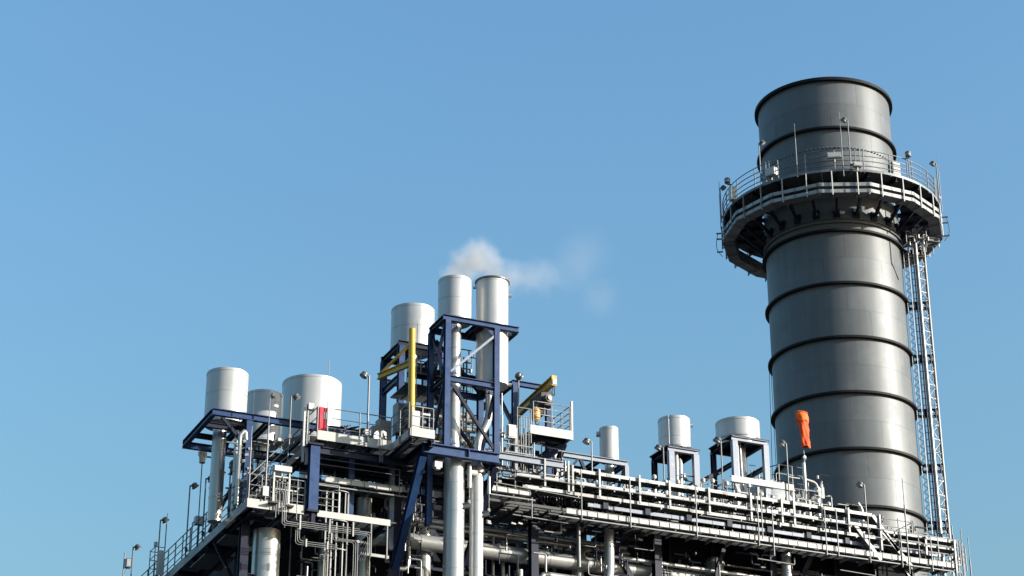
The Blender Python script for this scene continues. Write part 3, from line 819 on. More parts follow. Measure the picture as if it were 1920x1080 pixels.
# ------------------------------------------------------------------ vent silencers (vessels) and their pipes
def vessel(label, c, r, z0, z1, seam=None, vseam=None, pipe_r=None, pipe_to=None, rim=False, boxes=(), name='vent_silencer', n=64, pm='cladding'):
    x, y = c
    t = thing(name, label, 'vent silencer', (x, y, z0))
    prof = [(r, z0)]
    for s in (seam or []):
        prof += [(r, s - .012), (r - .012, s - .006), (r - .012, s + .006), (r, s + .012)]
    prof += [(r, z1), (r - .04, z1), (r - .04, z1 - 1.2)]
    sh = lathe(t, 'shell', 'white_paint', (x, y, 0), prof, n)
    for zz in (z0 + .06, z1 - .12):
        lathe(sh, 'hoop_band', 'white_paint', (x, y, zz), [(r, 0), (r + .012, 0), (r + .012, .05), (r, .05)], n)
    lathe(t, 'bottom_plate', 'white_paint', (x, y, z0), [(r - .002, 0), (.6 * r, -.03), (0.001, -.04)], n)
    lathe(t, 'inner_baffle', 'soot_inside', (x, y, z1 - .9), [(r - .045, 0), (0.001, .02)], 24)
    if rim:
        lathe(t, 'rim', 'lamp_grey', (x, y, z1), [(r - .05, -.03), (r + .06, -.03), (r + .06, .03), (r - .05, .03), (r - .05, -.03)], n)
    for a in (vseam or []):
        d = Vector((math.cos(R(a)), math.sin(R(a)), 0))
        el(sh, 'seam_strip', 'box', 'white_paint', Vector((x, y, z0 + .02)) + d * (r + .001), Vector((x, y, z1 - .02)) + d * (r + .001), .03, .03)
    for (a, z, s) in boxes:
        d = Vector((math.cos(R(a)), math.sin(R(a)), 0))
        el(sh, 'lifting_lug', 'cyl12', 'white_paint', Vector((x, y, z)) + d * (r - .02), Vector((x, y, z)) + d * (r + .14), s)
    if pipe_r:
        el(t, 'inlet_pipe', 'cyl24', pm, (x, y, pipe_to), (x, y, z0 - .02), pipe_r * 2)
        k = max(1, int((z0 - pipe_to) / 1.4))
        for i in range(1, k + 1):
            z = pipe_to + (z0 - pipe_to) * i / (k + 1)
            el(t, 'cladding_band', 'cyl24', pm, (x, y, z - .03), (x, y, z + .03), pipe_r * 2 + .02)
    return t
LFT, RGT, FRONT = 155, -25, -115      # headings seen as left, right and towards the yard
vessel('leftmost white cylinder standing on the overhanging blue frame', (22.72, 79.2), .88, 31.72, 34.03, [33.0])
pipe('standing pipe rising to the leftmost white cylinder', [(22.52, 79.2, 27.5), (22.52, 79.2, 31.6)], .29, 'cladding', band=1.3)
vessel('smaller white cylinder between the two larger ones on the left', (26.17, 85.0), .863, 33.27, 35.66, vseam=[-140], boxes=[(-80, 35.4, .24)], pipe_r=.26, pipe_to=30.3)
vessel('widest white cylinder of the left group behind the red cabinet', (29.43, 88.0), 1.416, 34.7, 37.8, pipe_r=.45, pipe_to=30.3)
vessel('white cylinder on the dark frame behind the yellow crane', (31.58, 80.5), .985, 37.05, 39.06, [38.0], boxes=[(RGT, 38.35, .22)], pipe_r=.24, pipe_to=30.7)
vessel('left one of the two tall white cylinders topping the tower', (31.44, 75.27), .72, 36.4, 38.36, [37.35], pipe_r=.29, pipe_to=30.4)
vessel('right one of the two tall white cylinders, with dark rim', (33.2, 75.27), .70, 33.78, 38.62, rim=True, boxes=[(RGT, 38.0, .16), (LFT, 38.4, .12), (RGT, 33.85, .16), (RGT, 36.2, .12)])
vessel('slim white cylinder on the low frame right of the crane platform', (41.19, 80.0), .44, 33.05, 34.66, boxes=[(LFT, 34.4, .26)], pipe_r=.22, pipe_to=30.4)
vessel('white cylinder on the square pale frame right of the slim one', (44.58, 79.9), .75, 34.05, 35.57, [34.55], vseam=[-138], boxes=[(RGT, 35.3, .16)], pipe_r=.22, pipe_to=30.4, pm='white_paint')
vessel('short wide white cylinder nearest to the chimney', (48.68, 81.0), 1.06, 35.48, 36.4, pipe_r=.33, pipe_to=31.2, pm='white_paint')
# lines under the tower cylinders
pipe('offset pipe dropping from the right tower cylinder to below the girder', [(33.1, 75.3, 33.75), (33.1, 75.3, 32.2), (32.55, 75.3, 31.3), (32.55, 75.3, 29.9)], .165, 'cladding', .5, bands=False)
pipe('thick insulated pipe below the girder under the left tower cylinder', [(31.52, 75.27, 30.4), (31.52, 75.27, 0)], .43, 'cladding', band=1.25)
pipe('slimmer insulated pipe below the girder under the right tower cylinder', [(32.53, 75.27, 30.0), (32.53, 75.27, 0)], .285, 'white_paint', band=1.5)
t = thing('pipe_collar', 'grey collar where the offset pipe widens at the girder', 'collar', (32.53, 75.27, 29.9))
lathe(t, 'collar_wall', 'cladding_dull', (32.53, 75.27, 30.0), [(.17, .55), (.30, .1), (.36, 0), (.36, -.25), (.29, -.3)], 28)
el(t, 'clamp_bolt', 'cyl8', 'galvanised', (32.2, 75.0, 29.9), (32.9, 75.0, 29.9), .05)
def hanger(label, x, y, z0, z1, r=.085):
    t = thing('spring_hanger', label, 'pipe hanger', (x, y, z0))
    el(t, 'rod', 'cyl8', 'galvanised', (x, y, z0), (x, y, z1), .035)
    el(t, 'spring_can', 'cyl16', 'white_paint', (x, y, z1 - 1.15), (x, y, z1 - .15), r * 2)
    el(t, 'clevis', 'box', 'galvanised', (x, y, z0 - .02), (x, y, z0 + .12), .1, .06)
    el(t, 'trunnion', 'ibeam', 'cladding_dull', (x, y - .05, z0 - .1), (x - .45, y + .2, z0 - .18), .18, .2)
hanger('spring hanger right of the thick pipe below the girder', 32.02, 74.85, 28.3, 30.1)
hanger('short spring hanger right of the slim pipe below the girder', 32.95, 74.95, 28.1, 30.0, .06)

# frames
f1 = thing('vessel_frame', 'overhanging dark blue frame under the leftmost white cylinders', 'steel frame', (24.5, 79, 27.5))
for x in (23.12, 27.6):
    for y in (77.05, 81.25):
        beam(f1, (x, y, 27.6), (x, y, 31.25), .26, .28, 'blue_steel', 'column')
for y in (77.0, 81.35):
    beam(f1, (21.55, y, 31.42), (28.2, y, 31.42), .2, .28, 'blue_steel')
beam(f1, (21.6, 77.1, 31.42), (21.6, 81.25, 31.42), .2, .28, 'blue_steel', 'end_beam')
for x, y1 in ((23.12, 81.25), (24.0, 81.25), (25.85, 81.25), (28.1, 81.25)):
    beam(f1, (x, 77.12, 31.40), (x, y1, 31.40), .18, .24, 'shaded_blue_steel', 'cross_beam')
beam(f1, (21.7, 78.5, 31.40), (23.0, 78.5, 31.40), .16, .22, 'shaded_blue_steel', 'cross_beam')
beam(f1, (21.7, 79.95, 31.40), (23.0, 79.95, 31.40), .16, .22, 'shaded_blue_steel', 'cross_beam')
beam(f1, (22.0, 77.3, 31.2), (23.1, 77.3, 31.2), .12, .14, 'pale_steel', 'cross_beam')
el(f1, 'knee_brace', 'box', 'shaded_blue_steel', (21.95, 77.05, 31.28), (23.0, 77.05, 30.2), .12)
el(f1, 'knee_brace', 'box', 'shaded_blue_steel', (23.12, 80.0, 31.28), (23.12, 81.2, 30.2), .12)
el(f1, 'knee_brace', 'box', 'shaded_blue_steel', (26.6, 77.05, 31.28), (27.5, 77.05, 30.3), .12)
el(f1, 'diagonal', 'box', 'shaded_blue_steel', (22.9, 81.2, 27.7), (23.2, 77.3, 29.9), .12)
box(f1, 'stair_landing_box', 'cabinet_white', (24.35, 76.9, 30.55), (24.6, 77.3, 30.68))

tw = thing('steel_tower', 'tall open blue tower frame holding the two tall white cylinders', 'steel tower', (31.9, 75.2, 30))
for x, y in ((30.8, 74.5), (33.06, 74.5), (30.7, 76.05), (33.0, 76.05)):
    beam(tw, (x, y, 30.5 if y < 75 else 27.5), (x, y, 36.12), .24, .24, 'blue_steel', 'column')
for y in (74.5, 76.05):
    beam(tw, (30.6, y, 36.24), (34.1 if y < 75 else 33.9, y, 36.24), .2, .24, 'blue_steel', 'top_beam')
    beam(tw, (30.95, y, 33.5), (32.94, y, 33.5), .18, .26, 'blue_steel', 'mid_beam')
for x in (30.68, 32.3, 34.05):
    beam(tw, (x, 74.62, 36.24), (x, 75.93, 36.24), .18, .24, 'shaded_blue_steel', 'top_beam')
beam(tw, (32.42, 74.62, 36.2), (32.42, 75.93, 36.2), .3, .16, 'shaded_blue_steel', 'top_beam')
for x in (30.72, 33.03):
    beam(tw, (x, 74.62, 33.5), (x, 75.93, 33.5), .16, .22, 'shaded_blue_steel', 'mid_beam')
    el(tw, 'diagonal', 'box', 'shaded_blue_steel', (x, 74.6, 33.7), (x, 75.95, 35.9), .12)
    el(tw, 'diagonal', 'box', 'shaded_blue_steel', (x, 75.95, 33.7), (x, 74.6, 35.9), .12)
    el(tw, 'diagonal', 'box', 'shaded_blue_steel', (x, 74.6, 33.3), (x, 75.95, 30.9), .12)
el(tw, 'diagonal', 'box', 'pale_steel', (30.95, 74.48, 33.8), (32.95, 74.48, 35.75), .13, .10)
el(tw, 'diagonal', 'box', 'shaded_blue_steel', (30.98, 74.48, 33.3), (33.0, 74.48, 30.6), .14, .12)
el(tw, 'diagonal', 'box', 'shaded_blue_steel', (30.9, 76.05, 33.3), (32.9, 76.05, 30.9), .14, .12)
el(tw, 'diagonal', 'box', 'shaded_blue_steel', (32.9, 76.05, 33.8), (30.9, 76.05, 35.8), .14, .12)
for x, z, sx, sz in ((30.95, 35.98, 1, -1), (32.92, 35.98, -1, -1), (30.95, 33.75, 1, 1), (30.95, 33.25, 1, -1), (32.92, 33.25, -1, -1), (32.92, 30.62, -1, 1), (30.95, 30.62, 1, 1)):
    g3 = mesh_obj('gusset', _from('gusset', [(x, 74.44, z), (x + .3 * sx, 74.44, z), (x, 74.44, z + .3 * sz), (x, 74.46, z), (x + .3 * sx, 74.46, z), (x, 74.46, z + .3 * sz)], [(0, 1, 2), (5, 4, 3), (0, 3, 4, 1), (1, 4, 5, 2), (2, 5, 3, 0)]), 'blue_steel', tw)
    for bx_, bz_ in ((.06, .06), (.16, .05), (.05, .16)):
        el(g3, 'bolt', 'cyl8', 'galvanised', (x + bx_ * sx, 74.44, z + bz_ * sz), (x + bx_ * sx, 74.415, z + bz_ * sz), .035)
beam(tw, (29.75, 74.5, 30.27), (33.2, 74.5, 30.27), .28, .44, 'blue_steel', 'girder')
box(tw, 'web_stiffener', 'blue_steel', (31.78, 74.37, 30.09), (31.82, 74.47, 30.45))
for x in (29.85, 33.1):
    beam(tw, (x, 74.65, 30.27), (x, 77.6, 30.27), .26, .42, 'shaded_blue_steel', 'girder')
beam(tw, (29.85, 74.7, 30.0), (29.85, 77.75, 25.7), .30, .30, 'blue_steel', 'bracket_brace')
beam(tw, (33.1, 74.7, 30.0), (33.1, 77.75, 26.6), .26, .26, 'shaded_blue_steel', 'bracket_brace')
el(tw, 'bracket_brace', 'box', 'shaded_blue_steel', (29.8, 77.6, 25.9), (28.7, 77.6, 22), .3, .3)
beam(tw, (29.45, 77.1, 26.6), (29.45, 77.1, 30.1), .2, .2, 'pale_steel', 'hanger_post')
beam(tw, (30.2, 76.9, 26.8), (30.2, 76.9, 28.6), .1, .1, 'galvanised', 'hanger_post')

f5 = thing('vessel_frame', 'dark blue portal frame under the white cylinder behind the yellow crane', 'steel frame', (31.56, 80.40, 30.60))
for x in (30.62, 32.64):
    for y in (79.37, 81.53):
        beam(f5, (x, y, 30.65), (x, y, 36.76), .26, .26, 'blue_steel', 'column')
for y in (79.37, 81.53):
    beam(f5, (30.48, y, 36.88), (32.8, y, 36.88), .18, .24, 'shaded_blue_steel')
for x in (30.62, 31.36, 32.60):
    beam(f5, (x, 79.47, 36.88), (x, 81.43, 36.88), .18, .24, 'shaded_blue_steel')
beam(f5, (30.62, 79.47, 35.32), (30.62, 81.43, 35.32), .18, .3, 'blue_steel', 'tie_beam')
beam(f5, (30.74, 81.53, 35.84), (32.54, 81.53, 35.84), .16, .24, 'shaded_blue_steel', 'tie_beam')
mp = thing('mid_platform', 'dark grating platform between the yellow crane and the tower', 'platform', (31, 77.3, 34.6))
deck(mp, 30.0, 33.2, 76.2, 77.1, 34.55, 1.06)
deck(mp, 30.0, 33.2, 77.1, 79.0, 34.1, 1.06)
for y in (76.25, 77.0):
    beam(mp, (30.0, y, 34.42), (33.2, y, 34.42), .1, .18, 'shaded_blue_steel', 'bearer')
for z in (34.25, 34.8, 35.1):
    tube(mp, 'pipe_rail', 'galvanised', [(30.1, 76.2, z), (32.6, 76.2, z)], .03, 8)
for x in (30.3, 31.2, 32.4):
    el(mp, 'post', 'cyl8', 'galvanised', (x, 76.2, 34.2), (x, 76.2, 35.2), .05)
for i, (x, h) in enumerate(((32.45, 2.6), (32.6, 3.4), (32.3, 1.5))):
    el(mp, 'riser', 'cyl10', 'galvanised', (x, 76.6, 34.6 - h), (x, 76.6, 35.5), .07)

# ductwork boxes behind the tower foot
t = thing('pipe_rack', 'stack of shiny horizontal pipes behind the tower above the platform', 'pipe rack', (31, 77.6, 32))
for i, (z, r, y) in enumerate(((32.35, .13, 77.0), (32.75, .10, 77.0), (33.1, .13, 77.3), (31.9, .16, 77.3))):
    el(t, 'pipe_wall', 'cyl16', 'cladding_dull', (29.95, y, z), (33.2, y, z), r * 2)
for x in (30.3, 31.6, 32.9):
    beam(t, (x, 77.15, 30.7), (x, 77.15, 33.3), .1, .1, 'galvanised', 'stanchion')
lathe(t, 'hopper', 'cladding_dull', (30.6, 77.0, 30.7), [(.8, 0), (.78, .5), (.3, 1.15), (0, 1.2)], 24)
t = thing('valve_station', 'bright cluster of small valves and tubes behind the tower pipes', 'valve station', (32.3, 76.4, 30.7))
for k in range(9):
    x = 31.95 + (k % 5) * .17; z = 30.75
    el(t, 'tube', 'cyl10', 'galvanised', (x, 76.3 + .2 * (k // 5), z), (x, 76.3 + .2 * (k // 5), z + .8 + .9 * random.random()), .05)
for k in range(6):
    x = 31.95 + k * .15
    el(t, 'valve_body', 'cyl12', 'cabinet_white', (x, 76.25, 31.0 + .25 * (k % 2)), (x, 76.25, 31.2 + .25 * (k % 2)), .13)
for z in (31.35, 31.75):
    el(t, 'header', 'cyl10', 'galvanised', (31.8, 76.3, z), (33.0, 76.3, z), .05)

# ------------------------------------------------------------------ yellow jib crane
jc = thing('jib_crane', 'yellow jib crane with round post and arm on the upper platform', 'crane', (29.4, 74.9, 30.6))
el(jc, 'post', 'cyl20', 'yellow_paint', (29.42, 74.9, 30.65), (29.36, 74.9, 35.63), .28)
jd = Vector((-.32, .948, 0)).normalized()
A = Vector((29.37, 74.9, 34.1))
beam(jc, A + jd * .1, A + jd * 2.2, .16, .26, 'yellow_paint', 'arm')
el(jc, 'tie', 'box', 'yellow_paint', A + jd * 1.95 + Vector((0, 0, .12)), A + Vector((0, 0, .95)), .10, .09)
el(jc, 'base_plate', 'cyl20', 'yellow_paint', (29.42, 74.9, 30.63), (29.42, 74.9, 30.68), .5)
rod('thin dark rod just right of the yellow crane post', (29.75, 75.3, 31.5), 4.7, .018, m='lamp_grey')

# ------------------------------------------------------------------ crane platform with the yellow runway beam
rp = thing('platform', 'small high platform with white edge under the yellow runway beam', 'platform', (36.6, 76.8, 32.7))
deck(rp, 35.72, 37.5, 76.5, 78.3, 32.72, .9)
box(rp, 'edge_plate', 'toe_paint', (35.55, 76.44, 32.42), (37.52, 76.48, 32.82))
box(rp, 'edge_plate', 'toe_paint', (37.5, 76.5, 32.42), (37.54, 78.3, 32.82))
for x in (35.8, 37.4):
    beam(rp, (x, 76.55, 32.5), (x, 79.5, 32.5), .16, .26, 'shaded_blue_steel', 'joist')
    beam(rp, (x, 76.9, 32.35), (x, 78.9, 30.6), .2, .2, 'shaded_blue_steel', 'knee_brace')
beam(rp, (35.6, 76.9, 32.45), (37.5, 76.9, 32.45), .16, .24, 'shaded_blue_steel', 'bearer')
beam(rp, (36.1, 78.4, 30.4), (36.1, 78.4, 32.4), .2, .2, 'shaded_blue_steel', 'column')
beam(rp, (36.75, 78.4, 30.4), (36.75, 78.4, 32.4), .2, .2, 'shaded_blue_steel', 'column')
el(rp, 'diagonal', 'box', 'shaded_blue_steel', (37.3, 76.8, 32.2), (34.9, 78.4, 30.5), .2, .22)
el(rp, 'diagonal', 'box', 'shaded_blue_steel', (35.9, 78.4, 32.2), (36.7, 78.4, 31.2), .1, .1)
box(rp, 'corner_post', 'cabinet_white', (37.56, 76.5, 32.42), (37.64, 76.6, 34.25))
box(rp, 'corner_post', 'white_paint', (37.56, 78.2, 30.4), (37.95, 78.5, 32.6))
handrail('railing on the front and right of the crane platform', [(35.72, 76.5, 32.78), (37.48, 76.5, 32.78), (37.48, 78.2, 32.78)], 1.18, 3, .9, low=.3, post_drop=.35)
handrail('lower railing bay left of the crane platform', [(34.95, 76.5, 32.1), (35.6, 76.5, 32.1)], 1.45, 3, .6)
pf = thing('crane_frame', 'dark blue portal carrying the yellow runway beam', 'steel frame', (36, 78, 30.4))
for x in (35.32, 36.95):
    beam(pf, (x, 77.6, 30.4), (x, 77.6, 35.0), .22, .22, 'blue_steel', 'column')
beam(pf, (35.2, 77.6, 35.12), (37.05, 77.6, 35.12), .2, .24, 'blue_steel')
beam(pf, (35.28, 77.7, 35.12), (35.28, 81.3, 35.12), .2, .24, 'shaded_blue_steel')
beam(pf, (35.28, 80.5, 33.4), (34.6, 79.0, 33.6), .2, .3, 'shaded_blue_steel')
beam(pf, (36.95, 77.7, 35.12), (36.95, 81.3, 35.12), .2, .24, 'shaded_blue_steel')
el(pf, 'knee_brace', 'box', 'shaded_blue_steel', (35.32, 77.6, 33.0), (35.3, 79.2, 35.0), .14)
yb = thing('runway_beam', 'yellow overhead runway beam pointing out over the crane platform', 'crane beam', (36.5, 76, 35))
beam(yb, (36.42, 75.9, 34.83), (36.75, 81.2, 34.83), .22, .40, 'yellow_paint', 'beam')
box(yb, 'end_stop', 'yellow_paint', (36.30, 75.82, 34.55), (36.54, 75.89, 35.02))
box(yb, 'data_plate', 'cabinet_white', (36.33, 75.79, 34.6), (36.52, 75.815, 34.85))
tube(yb, 'cable_loop', 'cable_black', [(36.42, 75.95, 34.6), (36.36, 75.95, 34.2), (36.5, 75.95, 34.1), (36.5, 76.0, 34.6)], .025, 6, .15)
ho = thing('chain_hoist', 'dark electric chain hoist with round motor below the yellow beam', 'hoist', (36.5, 76.6, 34.3))
box(ho, 'trolley', 'black_rubber', (36.2, 76.7, 33.95), (36.75, 77.9, 34.56))
box(ho, 'gear_housing', 'black_rubber', (36.1, 76.9, 33.6), (36.5, 77.5, 33.95))
lathe(ho, 'motor', 'black_rubber', (36.42, 76.75, 34.2), [(0, -.3), (.17, -.3), (.19, -.1), (.19, .3), (0, .3)], 20, axis=(.2, -1, 0))
lathe(ho, 'motor_cap', 'lamp_lens', (36.46, 76.43, 34.2), [(.10, 0), (.10, .04), (0, .05)], 18, axis=(.2, -1, 0))
el(ho, 'chain', 'box', 'lamp_grey', (36.45, 76.9, 33.5), (36.45, 76.9, 34.3), .05)
lathe(ho, 'hook_block', 'brass_orange', (36.0, 76.85, 33.2), [(0, 0), (.16, .02), (.2, .15), (.2, .45), (.12, .6), (0, .62)], 18)
el(ho, 'chain', 'box', 'lamp_grey', (36.0, 76.85, 33.8), (36.3, 76.9, 34.4), .05)
tube(ho, 'hook', 'black_rubber', [(36.0, 76.85, 33.2), (36.0, 76.85, 33.05), (36.1, 76.85, 32.98), (36.14, 76.85, 33.08)], .03, 8, .05)
lamp('round-faced floodlight on a pole left of the yellow runway beam', (35.22, 76.95, 31.6), 3.6, 20, arm=.02, tilt=60, size=1.15)
rod('white square post left of the crane platform', (34.4, 76.9, 30.6), 3.65, .045, m='white_paint')
t = thing('cabinet', 'white cabinet on the left post of the crane platform', 'cabinet', (34.5, 76, 31.9))
box(t, 'cabinet_body', 'cabinet_white', (34.3, 76.0, 31.9), (34.68, 76.2, 32.5))
box(t, 'door', 'cabinet_white', (34.33, 75.975, 31.95), (34.65, 75.995, 32.45))
el(t, 'stand', 'box', 'galvanised', (34.72, 76.1, 30.5), (34.72, 76.1, 32.4), .1)
t = thing('instrument_tubing', 'bundle of upright instrument tubes below the crane platform', 'tubing', (34.8, 76.1, 30.6))
for k in range(9):
    x = 34.25 + k * .13
    el(t, 'tube', 'cyl8', 'galvanised', (x, 76.05 + .1 * (k % 3), 30.55), (x, 76.05 + .1 * (k % 3), 31.6 + .3 * (k % 4)), .04)
for z in (30.9, 31.25, 31.6):
    el(t, 'tube_clamp', 'box', 'galvanised', (34.15, 76.0, z), (35.45, 76.0, z), .03, .05)
for i in range(4):
    el(t, 'conduit', 'cyl8', 'galvanised', (35.0 + i * .12, 76.2, 30.9), (35.0 + i * .12, 76.2, 33.0), .04)

# ------------------------------------------------------------------ frames of the right-hand vessels
f6 = thing('vessel_frame', 'low dark frame with pale beam under the slim white cylinder', 'steel frame', (40, 79.3, 30.4))
for y in (79.25, 80.8):
    beam(f6, (37.6, y, 32.78), (41.75, y, 32.78), .2, .24, 'pale_steel' if y < 80 else 'shaded_blue_steel')
    beam(f6, (37.6, y, 31.95), (39.9, y, 31.95), .18, .2, 'pale_steel' if y < 80 else 'shaded_blue_steel')
    for x in (37.9, 41.65):
        beam(f6, (x, y, 30.4), (x, y, 32.66), .2, .2, 'pale_steel' if y < 80 else 'shaded_blue_steel', 'column')
for x in (37.8, 40.3, 41.65):
    beam(f6, (x, 79.35, 32.78), (x, 80.7, 32.78), .18, .22, 'shaded_blue_steel')
el(f6, 'diagonal', 'box', 'shaded_blue_steel', (39.3, 79.2, 32.65), (40.1, 79.2, 30.9), .12, .14)
el(f6, 'diagonal', 'box', 'shaded_blue_steel', (39.2, 79.2, 32.65), (38.6, 79.2, 31.9), .08, .1)
el(f6, 'diagonal', 'box', 'shaded_blue_steel', (41.6, 79.4, 32.5), (41.6, 80.7, 31), .1, .12)
def square_frame(label, x0, x1, y0, y1, zb, zt, mid=None, w_=.22):
    t = thing('vessel_frame', label, 'steel frame', ((x0 + x1) / 2, y0, zb))
    for x in (x0, x1):
        beam(t, (x, y0, zb), (x, y0, zt - .22), w_ + .06, w_, 'pale_steel', 'column', 'box')
        beam(t, (x, y1, zb), (x, y1, zt - .22), w_, w_, 'shaded_blue_steel', 'column')
    beam(t, (x0 - .14, y0, zt - .11), (x1 + .14, y0, zt - .11), .2, .2, 'pale_steel')
    beam(t, (x0 - .14, y1, zt - .11), (x1 + .14, y1, zt - .11), .2, .2, 'shaded_blue_steel')
    for x in (x0, (x0 + x1) / 2, x1):
        beam(t, (x, y0 + .1, zt - .11), (x, y1 - .1, zt - .11), .2, .2, 'shaded_blue_steel')
    box(t, 'seat_plate', 'shaded_blue_steel', (x0 - .2, y0 - .1, zt), (x1 + .2, y1 + .1, zt + .05))
    if mid:
        for x in (x0, x1):
            beam(t, (x, y0 + .1, mid), (x, y1 - .1, mid), .16, .2, 'shaded_blue_steel', 'tie_beam')
    for dx, dy in ((.25, 0), (-.35, 0)):
        box(t, 'saddle_foot', 'shaded_blue_steel', ((x0 + x1) / 2 + dx - .1, y0 + .1, zt + .05), ((x0 + x1) / 2 + dx + .25, y0 + .25, zt + .2))
    return t
square_frame('square pale-fronted frame under the white cylinder right of the slim one', 43.85, 45.15, 79.0, 80.6, 30.4, 33.85, 32.3)
square_frame('square pale-fronted frame under the short wide white cylinder', 47.85, 49.55, 80.0, 82.0, 31.0, 35.3, 34.0)
t = thing('support_beam', 'long white beam at the foot of the short wide cylinder frame', 'beam', (48.8, 80, 33))
beam(t, (47.5, 79.86, 33.1), (50.9, 79.86, 33.1), .14, .3, 'tray_steel', 'beam', 'channel')
for x in (47.7, 49.0, 50.6):
    beam(t, (x, 79.95, 30.4), (x, 79.95, 32.95), .12, .12, 'galvanised', 'leg', 'box')
for lab, pts, r in (('white standing pipe inside the frame of the wide cylinder', [(48.15, 80.3, 31), (48.15, 80.3, 35.2)], .10),
                    ('curved white pipe inside the frame of the wide cylinder', [(48.7, 80.4, 31), (48.45, 80.4, 33.2), (48.4, 80.4, 35.2)], .05),
                    ('left thin white pipe inside the square frame', [(44.25, 79.2, 31), (44.25, 79.2, 33.7)], .09),
                    ('right thin white pipe inside the square frame', [(44.5, 79.3, 31), (44.5, 79.3, 33.4), (44.5, 79.8, 33.6)], .11)):
    pipe(lab, pts, r, 'white_paint', .2, bands=False, n=14)
t = thing('access_ladder', 'dark slanted gangway between the two square vessel frames', 'gangway', (46.5, 81, 32))
for y in (81.0, 81.6):
    el(t, 'stringer', 'box', 'shaded_blue_steel', (45.0, y, 32.2), (47.7, y, 33.9), .08, .2)
    el(t, 'stringer', 'box', 'shaded_blue_steel', (45.0, y, 31.9), (47.7, y, 33.2), .06, .1)
lamp('floodlight left of the white cylinder on the square pale frame', (43.3, 78.7, 31.0), 2.65, 150, tilt=25)
lamp('two-tier round floodlight left of the short wide cylinder', (46.42, 78.8, 31.0), 3.5, 150, tilt=30, size=1.2, arm=.15)
lamp('floodlight on a white pole in front of the slim white cylinder', (38.78, 77.0, 30.4), 2.3, 170, tilt=25)
lamp('round floodlight on the bent pole just left of the chimney', (50.55, 79.7, 31.5), 3.75, 150, tilt=35, size=1.2, arm=.2)

# ------------------------------------------------------------------ long cable trays and walkway along the front
def cable_tray(label, x0, x1, y, z, wid=.5, hgt=.19, sec=2.0, cables=True, m='tray_steel'):
    t = thing('cable_tray', label, 'cable tray', (x0, y, z))
    n = max(1, round((x1 - x0) / sec))
    for i in range(n):
        a, b = x0 + (x1 - x0) * i / n + .006, x0 + (x1 - x0) * (i + 1) / n - .006
        dz = random.uniform(-.012, .012)
        box(t, 'front_side', m, (a, y - .015, z - hgt / 2 + dz), (b, y + .015, z + hgt / 2 + dz))
        box(t, 'rear_side', 'grating', (a, y + wid - .015, z - hgt / 2), (b, y + wid + .015, z + hgt / 2))  # rear and bottom darker than the front: shade between trays put into colour
        box(t, 'tray_bottom', 'grating', (a, y + .02, z - hgt / 2), (b, y + wid - .02, z - hgt / 2 + .02))
        box(t, 'splice_plate', 'galvanised', (a - .12, y - .026, z - hgt * .35), (a + .12, y - .017, z + hgt * .35))
        el(t, 'arm', 'box', 'galvanised', (a + .5, y - .05, z - hgt / 2 - .05), (a + .5, y + wid + .1, z - hgt / 2 - .05), .06, .08)
    if cables:
        for k in range(4):
            el(t, 'cable', 'cyl8', 'cable_black', (x0, y + .1 + k * .1, z - hgt / 2 + .06), (x1, y + .1 + k * .1, z - hgt / 2 + .06), .07)
    return t
cable_tray('top long white cable tray along the right front of the plant', 37.15, 52.6, 76.0, 30.85, .55, .15)
cable_tray('second long white cable tray just below the top one', 34.8, 52.9, 76.0, 30.29, .55, .15)
cable_tray('third long white cable tray above the walkway', 35.1, 57.2, 76.05, 29.82, .55, .14)
cable_tray('short high cable tray at the far right end of the plant', 53.2, 57.2, 76.0, 30.15, .5, .14)
t = thing('pipe_beam', 'pale long beam just under the cable trays on the right', 'beam', (47, 76.2, 29.5))
for i in range(9):
    a, b = 38.2 + i * 2.05, 38.2 + (i + 1) * 2.05 - .02
    beam(t, (a, 76.35, 29.50), (b, 76.35, 29.50), .12, .16, 'pale_steel', 'beam', 'channel')
    box(t, 'hanger_plate', 'shaded_blue_steel', (a + .7, 76.2, 29.4), (a + .95, 76.3, 29.68))
t = thing('tray_supports', 'white upright supports carrying the three long cable trays', 'supports', (45, 75.9, 29.8))
for x, a, b in ((35.98, 29.9, 31.15), (37.1, 29.8, 31.2), (37.3, 29.85, 31.05), (38.59, 29.75, 31.05), (40.54, 29.75, 31.05), (42.02, 29.75, 31.0), (44.0, 29.75, 30.95), (46.13, 29.75, 31.0), (47.73, 29.8, 30.98), (48.37, 29.75, 30.98), (49.84, 29.75, 31.0), (51.26, 29.75, 31.0), (52.95, 29.2, 30.9), (55.4, 29.3, 30.2), (57.0, 28.6, 30.2)):
    box(t, 'support', 'tray_steel', (x - .042, 75.88, a), (x + .042, 75.95, b))
    for z in (30.70, 30.15, 29.66):
        if a < z < b: box(t, 'cantilever', 'galvanised', (x - .03, 75.95, z - .03), (x + .03, 76.65, z + .03))
# the tray that bends down near the chimney
t = thing('cable_tray', 'white cable tray bending down in steps at the right end', 'cable tray', (53, 76, 30.5))
for (a, b) in (((52.62, 30.84), (53.9, 29.3)), ((51.6, 30.28), (52.9, 28.75)), ((52.95, 30.28), (54.6, 28.6))):
    el(t, 'sloping_side', 'box', 'tray_steel', (a[0], 75.98, a[1]), (b[0], 75.98, b[1]), .04, .17)
    el(t, 'sloping_bottom', 'box', 'galvanised', (a[0], 76.25, a[1] - .06), (b[0], 76.25, b[1] - .06), .5, .03)
    el(t, 'rear_side', 'box', 'galvanised', (a[0], 76.52, a[1]), (b[0], 76.52, b[1]), .04, .17)

